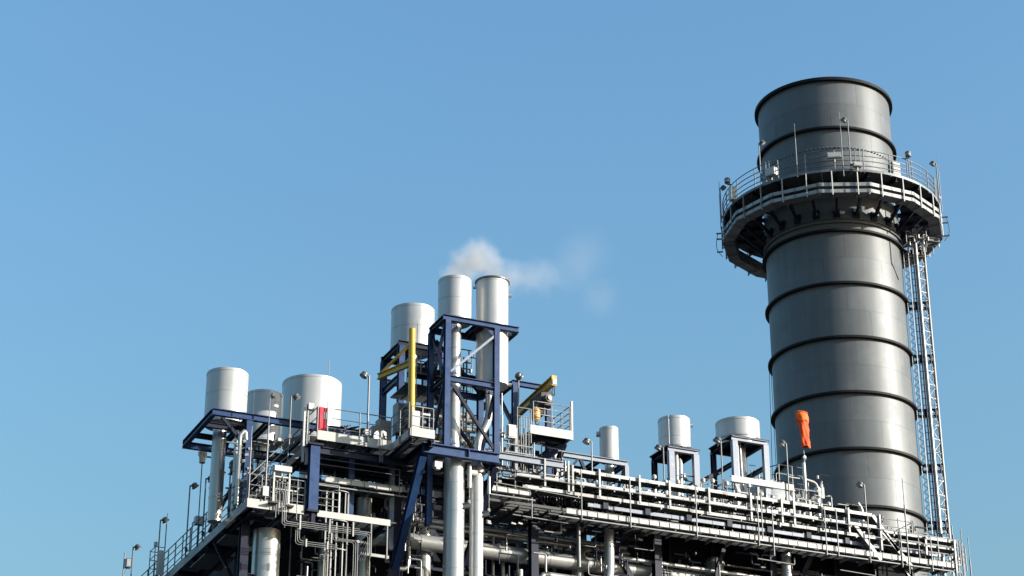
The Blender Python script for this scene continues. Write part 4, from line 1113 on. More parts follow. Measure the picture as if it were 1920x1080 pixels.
def walkway(label, x0, x1, y0, y1, z, rib=.5, under_rail=True, drop=.22):
    t = thing('walkway', label, 'walkway', ((x0 + x1) / 2, y0, z))
    n = max(1, round((x1 - x0) / 2.0))
    for i in range(n):
        a, b = x0 + (x1 - x0) * i / n + .01, x0 + (x1 - x0) * (i + 1) / n - .01
        box(t, 'toe_plate', 'toe_paint', (a, y0 - .01, z - .02), (b, y0 + .01, z + .19))
        box(t, 'top_lip', 'toe_paint', (a, y0 - .035, z + .19), (b, y0 + .01, z + .205))
        beam(t, (a + .3, y0 + .05, z - .14), (a + .3, y1 - .05, z - .14), .08, .14, 'galvanised', 'bearer')
        beam(t, (a + 1.3, y0 + .05, z - .14), (a + 1.3, y1 - .05, z - .14), .08, .14, 'galvanised', 'bearer')
        box(t, 'hook_plate', 'shaded_blue_steel', (a + .3, y0 - .05, z - .10), (a + .55, y0 - .015, z - .03))
    k = int((x1 - x0) / rib)
    for i in range(k + 1):
        x = x0 + (x1 - x0) * i / k
        box(t, 'rib', 'galvanised', (x - .015, y0 - .035, z - .01), (x + .015, y0 - .012, z + .188))
    deck(t, x0, x1, y0 + .02, y1, z, 1.0)
    if under_rail:
        tube(t, 'edge_tube', 'tray_steel', [(x0 - .4, y0 - .06, z - drop), (x1 + .2, y0 - .06, z - drop)], .035, 8)
    return t
walkway('long ribbed walkway edge below the trays on the right', 37.0, 57.0, 75.95, 77.0, 28.88)
walkway('ribbed walkway piece beside the slim pipe in the middle', 33.25, 35.3, 75.95, 77.2, 29.42)
walkway('recessed ribbed walkway in the shade under the red cabinet', 26.35, 29.75, 76.6, 77.6, 29.0, rib=.55)
handrail('thin railing above the recessed shaded walkway', [(25.9, 76.6, 29.0), (29.6, 76.6, 29.0)], .95, 1, 3.0, low=.7, r=.02)
t = thing('walkway_posts', 'tall thin posts standing along the long ribbed walkway', 'railing', (46, 75.85, 28.6))
TP = ((37.66, 28.6, 30.88), (40.01, 28.57, 30.8), (43.27, 28.57, 30.84), (46.40, 28.55, 30.8), (46.6, 28.9, 31.2), (47.15, 28.2, 30.45), (49.91, 28.57, 30.85), (50.53, 28.6, 30.8), (52.22, 28.5, 30.75), (53.95, 28.5, 30.3), (55.6, 28.5, 30.2), (56.9, 28.4, 30.4))
for x, a, b in TP:
    el(t, 'post', 'cyl8', 'galvanised', (x, 75.82, a), (x, 75.82, b), .06)
for (a, b) in ((33.4, 37.6), (37.75, 39.95), (40.1, 43.2), (43.35, 46.35), (47.2, 49.85), (50.0, 52.15), (52.3, 55.5)):
    tube(t, 'rail', 'galvanised', [(a, 75.8, 30.06), (a, 75.8, 30.16), (b, 75.8, 30.16), (b, 75.8, 30.06)], .024, 8, .06)
tube(t, 'rail', 'galvanised', [(33.5, 75.8, 29.72), (37.6, 75.8, 29.55)], .024, 8)
for x0, x1, z in ((52.3, 56.8, 29.75), (43.4, 46.3, 29.55)):
    tube(t, 'rail', 'galvanised', [(x0, 75.8, z), (x1, 75.8, z)], .022, 8)
t = thing('edge_tube', 'thin white tube hanging below the middle walkway', 'tube', (34.9, 76, 28.4))
tube(t, 'tube_wall', 'galvanised', [(34.6, 76.2, 28.55), (37.2, 76.2, 28.5)], .03, 8)
el(t, 'drop_post', 'cyl8', 'galvanised', (35.35, 75.9, 28.4), (35.35, 75.9, 29.3), .06)
for x0 in (46.7, 51.0):
    t = thing('edge_tube', 'thin white tube below the long walkway, ' + ('left of' if x0 < 50 else 'right of') + ' the small standing pipe', 'tube', (x0, 76.3, 28.1))
    tube(t, 'tube_wall', 'galvanised', [(x0, 76.5, 28.2), (x0 + 1.9, 76.5, 28.15), (x0 + 1.9, 76.5, 28.45)], .03, 8, .06)

# pale beams between tower and trays
t = thing('pale_girder', 'upper pale blue girder joining the tower to the crane platform', 'girder', (35.3, 76.1, 31.1))
beam(t, (33.3, 76.0, 31.0), (36.9, 76.0, 31.0), .2, .30, 'pale_steel')
t = thing('pale_girder', 'lower pale blue girder under the upper one beside the tower', 'girder', (34.5, 76.5, 30.6))
beam(t, (33.5, 76.4, 30.62), (35.6, 76.4, 30.62), .2, .2, 'pale_steel')
for x in (33.6, 33.9, 34.75):
    el(t, 'drop_rod', 'cyl8', 'galvanised', (x, 76.3, 29.6), (x, 76.3, 30.5), .05)
t = thing('tray_bridge', 'criss-cross ladder trays behind the white cable trays in the middle', 'cable tray', (36.5, 77, 30))
for k in range(5):
    x = 35.2 + k * .75
    el(t, 'cross_tray', 'box', 'tray_steel', (x, 76.7, 29.9 + .15 * (k % 2)), (x + .7, 77.3, 30.5), .12, .05)
    el(t, 'diagonal', 'box', 'shaded_blue_steel', (x + .5, 76.8, 29.3), (x - .3, 76.9, 30.2), .08, .08)
for k in range(16):
    x = 36.0 + k * .14
    el(t, 'rung', 'cyl8', 'galvanised', (x, 76.9, 29.5 + .05 * (k % 3)), (x, 76.9, 30.2), .035)

# ------------------------------------------------------------------ insulated pipes in the lower front
pipe('large shiny horizontal pipe running low along the front', [(29.3, 80.6, 27.56), (29.3, 78.5, 27.56), (57.5, 78.5, 27.5)], .335, 'cladding', .6, 2.1)
pipe('upper shiny horizontal pipe behind the tower pipes', [(31.0, 79.2, 28.78), (41.5, 79.2, 28.74)], .13, 'cladding', band=2.5)
pipe('lower twin of the shiny horizontal pipe behind the tower pipes', [(31.0, 79.05, 28.5), (41.5, 79.05, 28.46)], .10, 'cladding', band=2.5)
pipe('thin horizontal pipe low on the right front', [(39.8, 78.0, 27.9), (57.5, 78.0, 27.75)], .09, 'cladding', band=3)
pipe('horizontal pipe under the large shiny pipe in the middle', [(36.7, 77.9, 24.8), (36.7, 77.9, 26.65), (42.5, 77.9, 26.6)], .14, 'cladding', .3)
pipe('lowest horizontal pipe beneath the middle walkway', [(36.3, 77.3, 26.25), (44.0, 77.3, 26.2)], .12, 'cladding')
pipe('bright standing pipe with elbow under the middle walkway', [(39.76, 77.4, 28.85), (39.76, 77.4, 27.0), (39.5, 77.2, 26.2), (39.3, 77.0, 25.0)], .215, 'cladding', .5, bands=False)
pipe('small bright standing pipe under the right walkway', [(48.73, 77.4, 28.9), (48.73, 77.4, 20)], .225, 'cladding', band=1.0)
pipe('slim grey standing pipe under the middle walkway', [(38.03, 76.9, 28.8), (38.03, 76.9, 26.85)], .085, 'galvanised', bands=False, n=12)
pipe('short standing pipe under the right end walkway', [(54.2, 77.5, 28.7), (54.2, 77.5, 22)], .2, 'cladding_dull', bands=False)
ORD = ['first', 'second', 'third', 'fourth', 'fifth', 'sixth', 'seventh', 'eighth', 'ninth', 'tenth', 'eleventh', 'twelfth', 'thirteenth', 'fourteenth', 'fifteenth', 'sixteenth']
TX = [34.9, 35.35, 36.1, 37.5, 38.9, 45.9, 46.6, 50.2, 43.3]
for i, (x, y, r, zt) in enumerate(((34.9, 78.9, .07, 28.4), (35.35, 78.9, .09, 28.2), (36.1, 78.8, .16, 27.0), (37.5, 79.0, .06, 28.3), (38.9, 78.9, .05, 28.6), (45.9, 79, .08, 28.2), (46.6, 79.2, .07, 28.0), (50.2, 79.0, .10, 27.9), (43.3, 79.2, .06, 28.6))):
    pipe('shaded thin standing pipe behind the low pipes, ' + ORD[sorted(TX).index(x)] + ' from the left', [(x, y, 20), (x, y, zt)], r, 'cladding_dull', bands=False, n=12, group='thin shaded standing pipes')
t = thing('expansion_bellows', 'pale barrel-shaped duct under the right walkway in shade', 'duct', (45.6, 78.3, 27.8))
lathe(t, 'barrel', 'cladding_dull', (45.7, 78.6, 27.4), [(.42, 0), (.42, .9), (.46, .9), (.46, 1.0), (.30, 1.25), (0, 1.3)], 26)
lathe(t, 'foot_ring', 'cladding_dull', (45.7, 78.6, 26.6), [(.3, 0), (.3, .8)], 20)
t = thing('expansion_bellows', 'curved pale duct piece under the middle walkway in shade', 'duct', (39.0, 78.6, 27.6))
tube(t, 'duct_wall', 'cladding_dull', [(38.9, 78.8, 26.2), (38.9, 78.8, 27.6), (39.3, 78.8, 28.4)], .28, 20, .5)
t = thing('valve_rack', 'tangle of valves and flanges below the large shiny pipe', 'valve rack', (34.8, 79, 26))
for k in range(22):
    x, z = 33.9 + random.random() * 2.6, 25.6 + random.random() * 1.5
    y = 79.4 + random.random()
    if k % 3 == 0: el(t, 'flange', 'cyl16', 'cladding_dull', (x, y, z), (x + .08, y - .02, z), .26 + .1 * random.random())
    elif k % 3 == 1: el(t, 'stem', 'cyl8', 'cladding_dull', (x, y, z), (x, y, z + .5), .05)
    else: el(t, 'valve_body', 'cyl12', 'cladding_dull', (x, y, z), (x + .25, y, z + .05), .16)

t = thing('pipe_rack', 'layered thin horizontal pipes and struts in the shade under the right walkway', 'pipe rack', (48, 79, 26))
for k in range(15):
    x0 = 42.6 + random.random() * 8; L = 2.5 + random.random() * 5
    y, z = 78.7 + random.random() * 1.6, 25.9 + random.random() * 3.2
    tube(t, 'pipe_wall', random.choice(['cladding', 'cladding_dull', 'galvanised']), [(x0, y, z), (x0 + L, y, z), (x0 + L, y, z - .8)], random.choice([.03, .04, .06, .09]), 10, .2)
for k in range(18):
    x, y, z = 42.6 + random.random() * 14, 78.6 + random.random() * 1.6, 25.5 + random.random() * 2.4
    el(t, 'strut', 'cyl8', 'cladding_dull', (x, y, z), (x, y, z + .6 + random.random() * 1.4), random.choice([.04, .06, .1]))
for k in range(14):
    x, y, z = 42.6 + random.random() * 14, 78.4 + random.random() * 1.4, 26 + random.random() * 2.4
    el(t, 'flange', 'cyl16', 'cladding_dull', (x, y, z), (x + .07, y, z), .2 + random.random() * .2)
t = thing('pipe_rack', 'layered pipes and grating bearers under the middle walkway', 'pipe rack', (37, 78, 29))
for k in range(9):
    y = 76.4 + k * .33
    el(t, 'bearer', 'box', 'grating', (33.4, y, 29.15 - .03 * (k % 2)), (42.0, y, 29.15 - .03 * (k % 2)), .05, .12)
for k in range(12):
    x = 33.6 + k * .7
    el(t, 'cross_member', 'box', 'shaded_blue_steel', (x, 76.4, 29.0), (x, 79.4, 29.0), .06, .12)
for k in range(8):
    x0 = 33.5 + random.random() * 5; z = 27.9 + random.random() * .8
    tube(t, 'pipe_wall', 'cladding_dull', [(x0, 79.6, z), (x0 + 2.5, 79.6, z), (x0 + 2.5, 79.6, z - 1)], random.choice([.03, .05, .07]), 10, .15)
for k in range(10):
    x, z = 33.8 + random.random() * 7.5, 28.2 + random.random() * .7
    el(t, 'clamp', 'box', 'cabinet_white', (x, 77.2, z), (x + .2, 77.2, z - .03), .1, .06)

# left shaded bay: standing ducts and pipes
pipe('thick standing duct below the lower deck at the left', [(24.42, 78.0, 0), (24.42, 78.0, 27.0)], .56, 'cladding', band=1.05)
pipe('slim standing pipe between the blue column and caged ladder', [(27.2, 79.0, 0), (27.2, 79.0, 27.1)], .21, 'cladding', band=1.4)
pipe('standing pipe behind the caged ladder', [(28.95, 79.0, 0), (28.95, 79.0, 29.3)], .33, 'cladding', band=1.3)
pipe('standing pipe behind the blue bracket brace', [(31.72, 79.0, 0), (31.72, 79.0, 28.2)], .30, 'cladding', band=1.3)
pipe('short horizontal pipe stub in the shade above the large pipe', [(29.3, 79.2, 28.5), (31.2, 79.2, 28.45)], .12, 'cladding', bands=False)
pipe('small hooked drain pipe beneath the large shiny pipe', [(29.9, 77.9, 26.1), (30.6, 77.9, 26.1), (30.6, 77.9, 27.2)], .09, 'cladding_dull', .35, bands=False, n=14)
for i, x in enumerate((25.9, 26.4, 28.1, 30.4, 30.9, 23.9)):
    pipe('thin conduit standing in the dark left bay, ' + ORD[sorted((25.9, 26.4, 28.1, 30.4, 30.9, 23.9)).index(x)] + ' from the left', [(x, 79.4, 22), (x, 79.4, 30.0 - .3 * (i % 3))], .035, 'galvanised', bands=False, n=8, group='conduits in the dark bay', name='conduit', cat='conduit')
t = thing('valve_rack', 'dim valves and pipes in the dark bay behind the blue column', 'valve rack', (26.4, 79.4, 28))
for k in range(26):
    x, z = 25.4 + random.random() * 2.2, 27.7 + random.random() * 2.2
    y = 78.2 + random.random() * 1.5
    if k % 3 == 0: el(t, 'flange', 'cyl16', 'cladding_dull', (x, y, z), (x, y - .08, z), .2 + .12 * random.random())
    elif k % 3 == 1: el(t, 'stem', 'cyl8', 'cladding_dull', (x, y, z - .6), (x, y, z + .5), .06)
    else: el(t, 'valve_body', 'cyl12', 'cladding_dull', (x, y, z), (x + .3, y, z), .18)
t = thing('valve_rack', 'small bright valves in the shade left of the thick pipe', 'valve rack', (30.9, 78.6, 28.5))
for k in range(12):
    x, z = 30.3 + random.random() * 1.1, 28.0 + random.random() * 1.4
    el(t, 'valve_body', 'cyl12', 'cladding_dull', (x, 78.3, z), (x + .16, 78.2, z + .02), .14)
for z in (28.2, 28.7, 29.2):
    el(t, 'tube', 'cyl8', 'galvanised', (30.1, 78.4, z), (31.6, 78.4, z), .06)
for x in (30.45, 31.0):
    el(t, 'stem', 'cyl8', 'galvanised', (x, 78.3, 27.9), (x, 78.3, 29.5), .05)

# instrument rack with white hood and its conduits
ir = thing('instrument_rack', 'instrument rack with white hood on the lower deck', 'instrument rack', (24.25, 75.9, 27.5))
for x in (23.93, 24.58):
    box(ir, 'upright', 'cabinet_white', (x - .03, 75.84, 27.55), (x + .03, 75.9, 28.95))
box(ir, 'hood', 'cabinet_white', (23.9, 75.72, 28.85), (24.62, 76.0, 29.08))
for z in (28.62, 28.1):
    box(ir, 'crossbar', 'cabinet_white', (23.96, 75.85, z), (24.9 if z < 28.5 else 24.55, 75.89, z + .05))
box(ir, 'crossbar', 'cabinet_white', (24.24, 75.85, 28.62), (24.28, 75.89, 28.85))
for k in range(5):
    x = 24.05 + k * .11
    lathe(ir, 'gauge', 'lamp_grey', (x, 75.86, 28.42 + .08 * (k % 2)), [(0, 0), (.045, 0), (.045, .04), (0, .045)], 14, axis=(0, -1, 0))
    el(ir, 'impulse_tube', 'cyl8', 'galvanised', (x, 75.8, 26.9 + .15 * k), (x, 75.8, 28.4), .03)
box(ir, 'gutter', 'black_rubber', (23.75, 75.65, 27.46), (24.1, 75.95, 27.52))
box(ir, 'gutter', 'black_rubber', (24.45, 75.65, 27.4), (24.75, 75.95, 27.46))
cb = thing('conduit_bundle', 'three parallel conduits bending along below the lower deck', 'conduits', (25, 75.75, 26.7))
for k in range(3):
    o = .075 * k
    tube(cb, 'conduit', 'galvanised', [(24.3 + o, 75.72, 28.0), (24.3 + o, 75.72, 26.62 + o), (27.95 + o, 75.72, 26.62 + o), (27.95 + o, 75.72, 25.8)], .018, 8, .12)
tube(cb, 'conduit', 'galvanised', [(24.9, 75.74, 28.6), (24.9, 75.74, 26.86), (27.6, 75.74, 26.86)], .02, 8, .1)
for x in (25.05, 26.3, 27.3):
    box(cb, 'clamp', 'tray_steel', (x - .03, 75.66, 26.5), (x + .03, 75.70, 27.1))
cb = thing('conduit_bundle', 'second set of three conduits bending below the first', 'conduits', (25.3, 75.9, 26))
for k in range(3):
    o = .08 * k
    tube(cb, 'conduit', 'galvanised', [(24.95 + o, 75.9, 26.55), (24.95 + o, 75.9, 25.95 + o), (26.75, 75.9, 25.95 + o)], .018, 8, .16)
for x in (25.4, 26.3):
    box(cb, 'clamp', 'tray_steel', (x - .03, 75.84, 25.88), (x + .03, 75.88, 26.2))
cb = thing('conduit_bundle', 'looped conduits beside the caged ladder', 'conduits', (27, 75.8, 26.2))
for k in range(3):
    o = .09 * k
    tube(cb, 'conduit', 'galvanised', [(26.5 + o, 75.85, 26.8), (26.5 + o, 75.85, 26.3 + o * .5), (27.4 + o, 75.85, 26.3 + o * .5), (27.4 + o, 75.85, 24)], .018, 8, .14)
cg = thing('caged_ladder', 'white caged ladder going down from the lower deck', 'ladder', (26.9, 76.32, 24))
for x in (26.45, 26.72):
    el(cg, 'stile', 'box', 'tray_steel', (x, 76.64, 20), (x, 76.64, 28.6), .06)
for k in range(24):
    el(cg, 'rung', 'cyl8', 'galvanised', (26.45, 76.64, 21.2 + k * .3), (26.72, 76.64, 21.2 + k * .3), .03)
for z in (28.45, 27.2, 26.0, 24.8):
    tube(cg, 'cage_hoop', 'tray_steel', [(26.5, 76.62, z), (26.45, 76.17, z), (26.75, 75.92, z), (27.2, 76.02, z), (27.3, 76.47, z)], .026, 8, .25)
for x, y in ((26.47, 76.27), (26.7, 75.99), (26.98, 75.98), (27.22, 76.14), (27.3, 76.42)):
    box(cg, 'cage_bar', 'tray_steel', (x - .022, y - .02, 24.0), (x + .022, y + .02, 27.1 if x < 27.1 else 28.4))
for x, y in ((26.8, 76.02), (27.05, 76.02)):
    box(cg, 'cage_bar', 'tray_steel', (x - .022, y - .02, 27.5), (x + .022, y + .02, 28.4))
bs = thing('bracket_shelf', 'hanging white channel shelf right of the caged ladder', 'shelf', (28.4, 76, 26))
el(bs, 'lower_channel', 'channel', 'tray_steel', (27.7, 75.95, 25.92), (28.95, 75.95, 25.9), .1, .12)
el(bs, 'upper_channel', 'channel', 'tray_steel', (27.55, 75.97, 26.40), (28.15, 75.97, 26.38), .1, .10)
for x in (28.15, 28.85):
    box(bs, 'hanger_post', 'galvanised', (x - .025, 75.86, 25.8), (x + .025, 75.90, 27.2))
for k in range(4):
    el(bs, 'cable', 'cyl8', 'cable_black', (27.6 + k * .09, 75.9, 25.6), (27.9 + k * .09, 75.9, 26.45), .04)
t = thing('spotlight', 'pinkish white lamp box hanging under the blue girder', 'lamp', (30.6, 74.6, 29.9))
box(t, 'lamp_housing', 'cabinet_white', (30.35, 74.55, 29.55), (30.68, 74.8, 29.8))
box(t, 'foot', 'cabinet_white', (30.42, 74.56, 29.47), (30.6, 74.75, 29.55))
el(t, 'bracket', 'box', 'shaded_blue_steel', (30.5, 74.7, 29.8), (30.5, 74.7, 30.05), .05)
t = thing('spotlight', 'white round lamp between the two pipes under the girder', 'lamp', (32.1, 75, 29.6))
lathe(t, 'lamp_housing', 'cabinet_white', (32.15, 75.0, 29.68), [(0, -.2), (.12, -.2), (.14, .25), (0, .26)], 16, axis=(1, .1, .05))
el(t, 'bracket', 'box', 'galvanised', (32.1, 75.0, 29.7), (32.1, 75.0, 30.05), .05)
rod('tall thin post on the lower deck corner in front of the stair', (23.62, 75.95, 27.6), 4.4, .03)
rod('second thin post left of the lower deck stair', (23.12, 76.6, 28.6), 2.3, .025)
t = thing('junction_box', 'white box at the foot of the tall lower deck post', 'junction box', (23.62, 75.85, 27.9))
box(t, 'enclosure', 'cabinet_white', (23.48, 75.8, 27.75), (23.72, 75.9, 28.15))
el(t, 'cable_gland', 'cyl8', 'galvanised', (23.6, 75.85, 27.6), (23.6, 75.85, 27.75), .05)
lamp('floodlight in front of the standing pipe under the leftmost cylinder', (22.85, 78.4, 27.5), 2.35, 0, arm=.15, tilt=25, size=1.2)
t = thing('valve_cluster', 'pale valves and pipes beside the blue column at left', 'valve cluster', (23.2, 77.5, 29))
for k in range(7):
    x = 22.85 + .13 * (k % 3); z = 28.6 + .28 * k
    el(t, 'valve_body', 'cyl12', 'cabinet_white', (x, 76.9, z), (x + .14, 76.85, z + .03), .13)
tube(t, 'small_pipe', 'cladding', [(22.75, 76.95, 27.6), (22.75, 76.95, 30.6), (22.95, 76.95, 30.8), (23.0, 76.95, 30.4)], .09, 12, .12)
tube(t, 'small_pipe', 'cladding', [(22.98, 78.2, 27.6), (22.98, 78.2, 31.2)], .10, 14)
for z in (29.8, 30.3):
    el(t, 'arm', 'cyl8', 'galvanised', (22.45, 77.0, z), (22.95, 76.9, z + .25), .05)

# ------------------------------------------------------------------ roof equipment behind the trays
pipe('long dull header pipe lying behind the top cable tray', [(38.0, 79.6, 30.8), (52.5, 79.6, 30.8)], .2, 'cladding_dull', band=1.8)
pipe('second white header pipe behind the cable trays, nearer the chimney', [(44.0, 79.9, 31.45), (52.5, 79.9, 31.45)], .12, 'cladding', band=1.8)
for i in range(16):
    x = 42.6 + i * .62 + random.uniform(-.1, .1)
    t = thing('roof_valve', ORD[i] + ' small upright valve from the left behind the top cable tray', 'valve', (x, 78.4, 31.2), 'valves behind the top cable tray')
    h = .5 + .5 * random.random()
    el(t, 'stem', 'cyl8', 'galvanised', (x, 78.35, 31.2), (x, 78.35, 31.25 + h), .05)
    el(t, 'valve_body', 'cyl12', 'cabinet_white', (x, 78.35, 31.22), (x, 78.35, 31.45), .2)
    lathe(t, 'actuator', 'cabinet_white', (x, 78.35, 31.25 + h), [(0, -.05), (.09, -.05), (.11, .08), (.06, .14), (0, .15)], 12)
t = thing('pipework', 'dense white small-bore pipework between the square vessel frames', 'pipework', (46.5, 79, 31))
for k in range(30):
    x = 45.3 + random.random() * 2.6; y = 78.8 + random.random() * 1.2; z = 31.0 + random.random() * 1.0
    if k % 2: tube(t, 'small_pipe', 'galvanised', [(x, y, 31), (x, y, z + .4), (x + .3, y, z + .4)], .035, 8, .1)
    else: tube(t, 'small_pipe', 'tray_steel', [(x, y, z), (x + .6, y, z), (x + .6, y, z - .4)], .045, 8, .1)
t = thing('pipework', 'white small-bore pipework around the slim cylinder frame', 'pipework', (39.5, 78.6, 31))
for k in range(22):
    x = 37.4 + random.random() * 3.6; y = 77.6 + random.random() * 1.2; z = 30.7 + random.random() * .7
    if k % 2: tube(t, 'small_pipe', 'galvanised', [(x, y, 30.4), (x, y, z + .3), (x + .3, y, z + .3)], .035, 8, .1)
    else: tube(t, 'small_pipe', 'tray_steel', [(x, y, z), (x + .6, y, z), (x + .6, y, z - .3)], .05, 8, .1)
t = thing('roof_box', 'pale pinkish box behind the left end of the top tray', 'box', (38.1, 77.2, 31))
box(t, 'enclosure', 'cabinet_white', (37.75, 77.2, 31.0), (38.2, 77.5, 31.3))
box(t, 'lid', 'cabinet_white', (37.72, 77.17, 31.3), (38.23, 77.53, 31.33))
t = thing('roof_housing', 'low white housing behind the trays between the vessel frames', 'housing', (42.5, 79, 30.4))
box(t, 'housing_wall', 'white_paint', (41.9, 79.0, 30.4), (43.4, 80.2, 31.55))
box(t, 'lid', 'white_paint', (41.86, 78.96, 31.55), (43.44, 80.24, 31.6))
# drum with domed end
t = thing('drum', 'white domed drum behind the trays left of the chimney', 'drum', (50.4, 81.5, 30.5))
lathe(t, 'dome', 'white_paint', (50.55, 81.9, 32.6), [(1.45, 0), (1.40, .35), (1.22, .68), (.9, .95), (.45, 1.1), (0.001, 1.14)], 48, True)
lathe(t, 'shell', 'white_paint', (50.55, 81.9, 30.5), [(1.45, 0), (1.45, 2.1)], 48)
for x, z in ((49.9, 33.4), (50.9, 33.5), (51.5, 33.2)):
    el(t, 'nozzle', 'cyl16', 'cabinet_white', (x, 80.9, z - .5), (x, 80.9, z + .12), .2)
    el(t, 'nozzle_flange', 'cyl16', 'galvanised', (x, 80.9, z + .12), (x, 80.9, z + .18), .32)
t = thing('valve', 'black-topped motor valve on the white domed drum', 'valve', (50.0, 80.5, 33.2))
el(t, 'stem', 'cyl12', 'black_rubber', (50.0, 80.4, 33.5), (50.0, 80.4, 34.0), .12)
el(t, 'valve_body', 'cyl16', 'cabinet_white', (50.0, 80.4, 33.1), (50.0, 80.4, 33.5), .26)
lathe(t, 'handwheel', 'galvanised', (50.15, 80.25, 33.3), [(.16, 0), (.19, .02), (.16, .04), (.13, .02), (.16, 0)], 18, axis=(.3, -1, 0))
# instrument platform with rails next to the chimney
ip = thing('platform', 'railed instrument platform in front of the chimney base', 'platform', (52, 82, 33.9))
deck(ip, 51.0, 53.2, 82.0, 83.4, 33.95, 1.1)
for x in (51.1, 53.1):
    beam(ip, (x, 82.1, 30.4), (x, 82.1, 33.9), .14, .14, 'galvanised', 'leg', 'box')
handrail('railing of the instrument platform in front of the chimney', [(50.9, 83.4, 33.95), (51.5, 82.0, 33.95), (53.0, 82.0, 33.95)], 1.1, 2, .75, r=.03)
tube(ip, 'corner_bend', 'tray_steel', [(52.6, 81.9, 34.5), (53.6, 81.9, 34.35), (53.6, 81.9, 32.6)], .07, 10, .3)
for k, x in enumerate((52.2, 52.45, 52.6, 53.0, 53.25, 53.4)):
    el(ip, 'tube', 'cyl10', 'tray_steel', (x, 81.8, 32.2), (x, 81.8, 33.6 + .22 * (k % 4)), .08)
for k in range(7):
    el(ip, 'valve_body', 'cyl12', 'cabinet_white', (51.3 + k * .3, 81.7, 33.4 - .1 * (k % 3)), (51.5 + k * .3, 81.6, 33.45 - .1 * (k % 3)), .22)
pipe('white vent mast with round head before the chimney', [(52.78, 81.7, 32.6), (52.75, 81.7, 35.2)], .085, 'white_paint', bands=False, n=16, name='vent_mast', cat='mast')
t = thing('gauge_head', 'round gauge on top of the white vent mast', 'gauge', (52.75, 81.7, 35.3))
lathe(t, 'gauge_body', 'lamp_grey', (52.75, 81.6, 35.45), [(0, -.07), (.09, -.07), (.11, .05), (0, .07)], 16, axis=(.2, -1, -.2))
el(t, 'neck', 'cyl10', 'lamp_grey', (52.75, 81.7, 35.2), (52.75, 81.65, 35.4), .1)
t = thing('cabinet', 'white box below the vent mast beside the chimney', 'cabinet', (53.6, 81.8, 33.6))
box(t, 'cabinet_body', 'cabinet_white', (53.45, 81.7, 33.55), (53.85, 82.0, 34.1))
box(t, 'door', 'cabinet_white', (53.5, 81.68, 33.6), (53.8, 81.7, 34.05))
el(t, 'drum_stand', 'cyl20', 'white_paint', (53.5, 81.9, 32.2), (53.5, 81.9, 33.5), .45)
t = thing('safety_valve', 'white round safety valve with black rod beside the chimney base', 'valve', (54.3, 79.5, 31.2))
lathe(t, 'valve_body', 'cabinet_white', (54.1, 78.8, 31.35), [(0, -.25), (.12, -.25), (.16, 0), (.12, .14), (0, .2)], 18)
el(t, 'black_rod', 'cyl10', 'black_rubber', (54.1, 78.8, 31.5), (54.05, 78.8, 32.1), .06)
tube(t, 'hose', 'galvanised', [(53.75, 78.8, 31.7), (53.9, 78.8, 31.8), (54.05, 78.8, 31.6)], .025, 6, .08)

# windsock
ws = thing('windsock', 'limp orange windsock on a thin pole in front of the chimney', 'windsock', (53.0, 82, 34.5))
el(ws, 'pole', 'cyl8', 'galvanised', (53.02, 81.95, 34.6), (52.9, 81.95, 37.85), .045)
n = 32
prof = [(52.84, 37.93, .10), (52.86, 37.92, .20), (52.88, 37.84, .27), (52.90, 37.70, .29), (52.91, 37.55, .28), (52.93, 37.42, .25), (52.955, 37.30, .205), (52.975, 37.15, .20), (52.985, 37.0, .215), (53.0, 36.85, .19), (53.01, 36.7, .21), (53.02, 36.55, .185), (53.035, 36.4, .20), (53.045, 36.28, .185), (53.055, 36.16, .19), (53.06, 36.08, .175)]
vs, fs = [], []
for i, (x, z, r) in enumerate(prof):
    for j in range(n):
        a = 2 * math.pi * j / n
        k_ = min(1, i / 6)
        w_ = 1 + k_ * (.13 * math.sin(a * 4 + i * .55) + .09 * math.sin(a * 7 - i * .9) + random.uniform(-.035, .035))
        vs.append((x - .05 + 1.16 * r * w_ * math.cos(a), 81.75 + r * .72 * w_ * math.sin(a), z + k_ * (.045 * math.sin(a * 2 + i * .8) + random.uniform(-.012, .012))))
for i in range(len(prof) - 1):
    for j in range(n):
        fs.append((i * n + j, i * n + (j + 1) % n, (i + 1) * n + (j + 1) % n, (i + 1) * n + j))
NB = 5 * n
band = mesh_obj('mouth_band', _from('mouth_band', vs, fs[:NB] + [tuple(range(n))], [True] * NB + [False]), 'amber_cloth', ws)
mesh_obj('sleeve', _from('sleeve', vs, fs[NB:], [True] * (len(fs) - NB)), 'orange_cloth', ws)
for z_, r_ in ((37.86, .275), (37.44, .262)):
    tube(band, 'edge_seam', 'orange_cloth', [(52.85 + 1.17 * r_ * math.cos(a * .3307), 81.75 + r_ * .75 * math.sin(a * .3307), z_) for a in range(19)], .022, 6, closed=True)
el(ws, 'hoop', 'cyl16', 'amber_cloth', (52.83, 81.75, 37.86), (52.83, 81.75, 37.9), .40)

# right end: railing, lamps, scaffold poles
lamp('floodlight on a pole in front of the chimney base', (52.5, 76.3, 30.0), 2.4, 160, tilt=30, arm=.2)
lamp('low round floodlight in front of the chimney base', (53.55, 76.6, 30.0), 1.0, 160, tilt=35, size=1.2, arm=.08)
rod('tall dark thin mast in front of the chimney base', (54.25, 75.75, 28.2), 4.6, .03, m='lamp_grey')
t = thing('platform', 'pale railed landing with pipes at the right foot of the chimney', 'platform', (54, 77.5, 30))
deck(t, 52.9, 56.0, 76.7, 78.4, 29.95, 1.0)
for z in (30.35, 30.7, 31.05):
    tube(t, 'rail', 'galvanised', [(52.7, 76.7, z), (55.3, 76.7, z), (55.3, 78.3, z)], .024, 8)
for x in (52.7, 53.6, 54.5, 55.25, 55.35):
    el(t, 'post', 'cyl8', 'galvanised', (x, 76.7, 29.9), (x, 76.7, 31.15), .055)
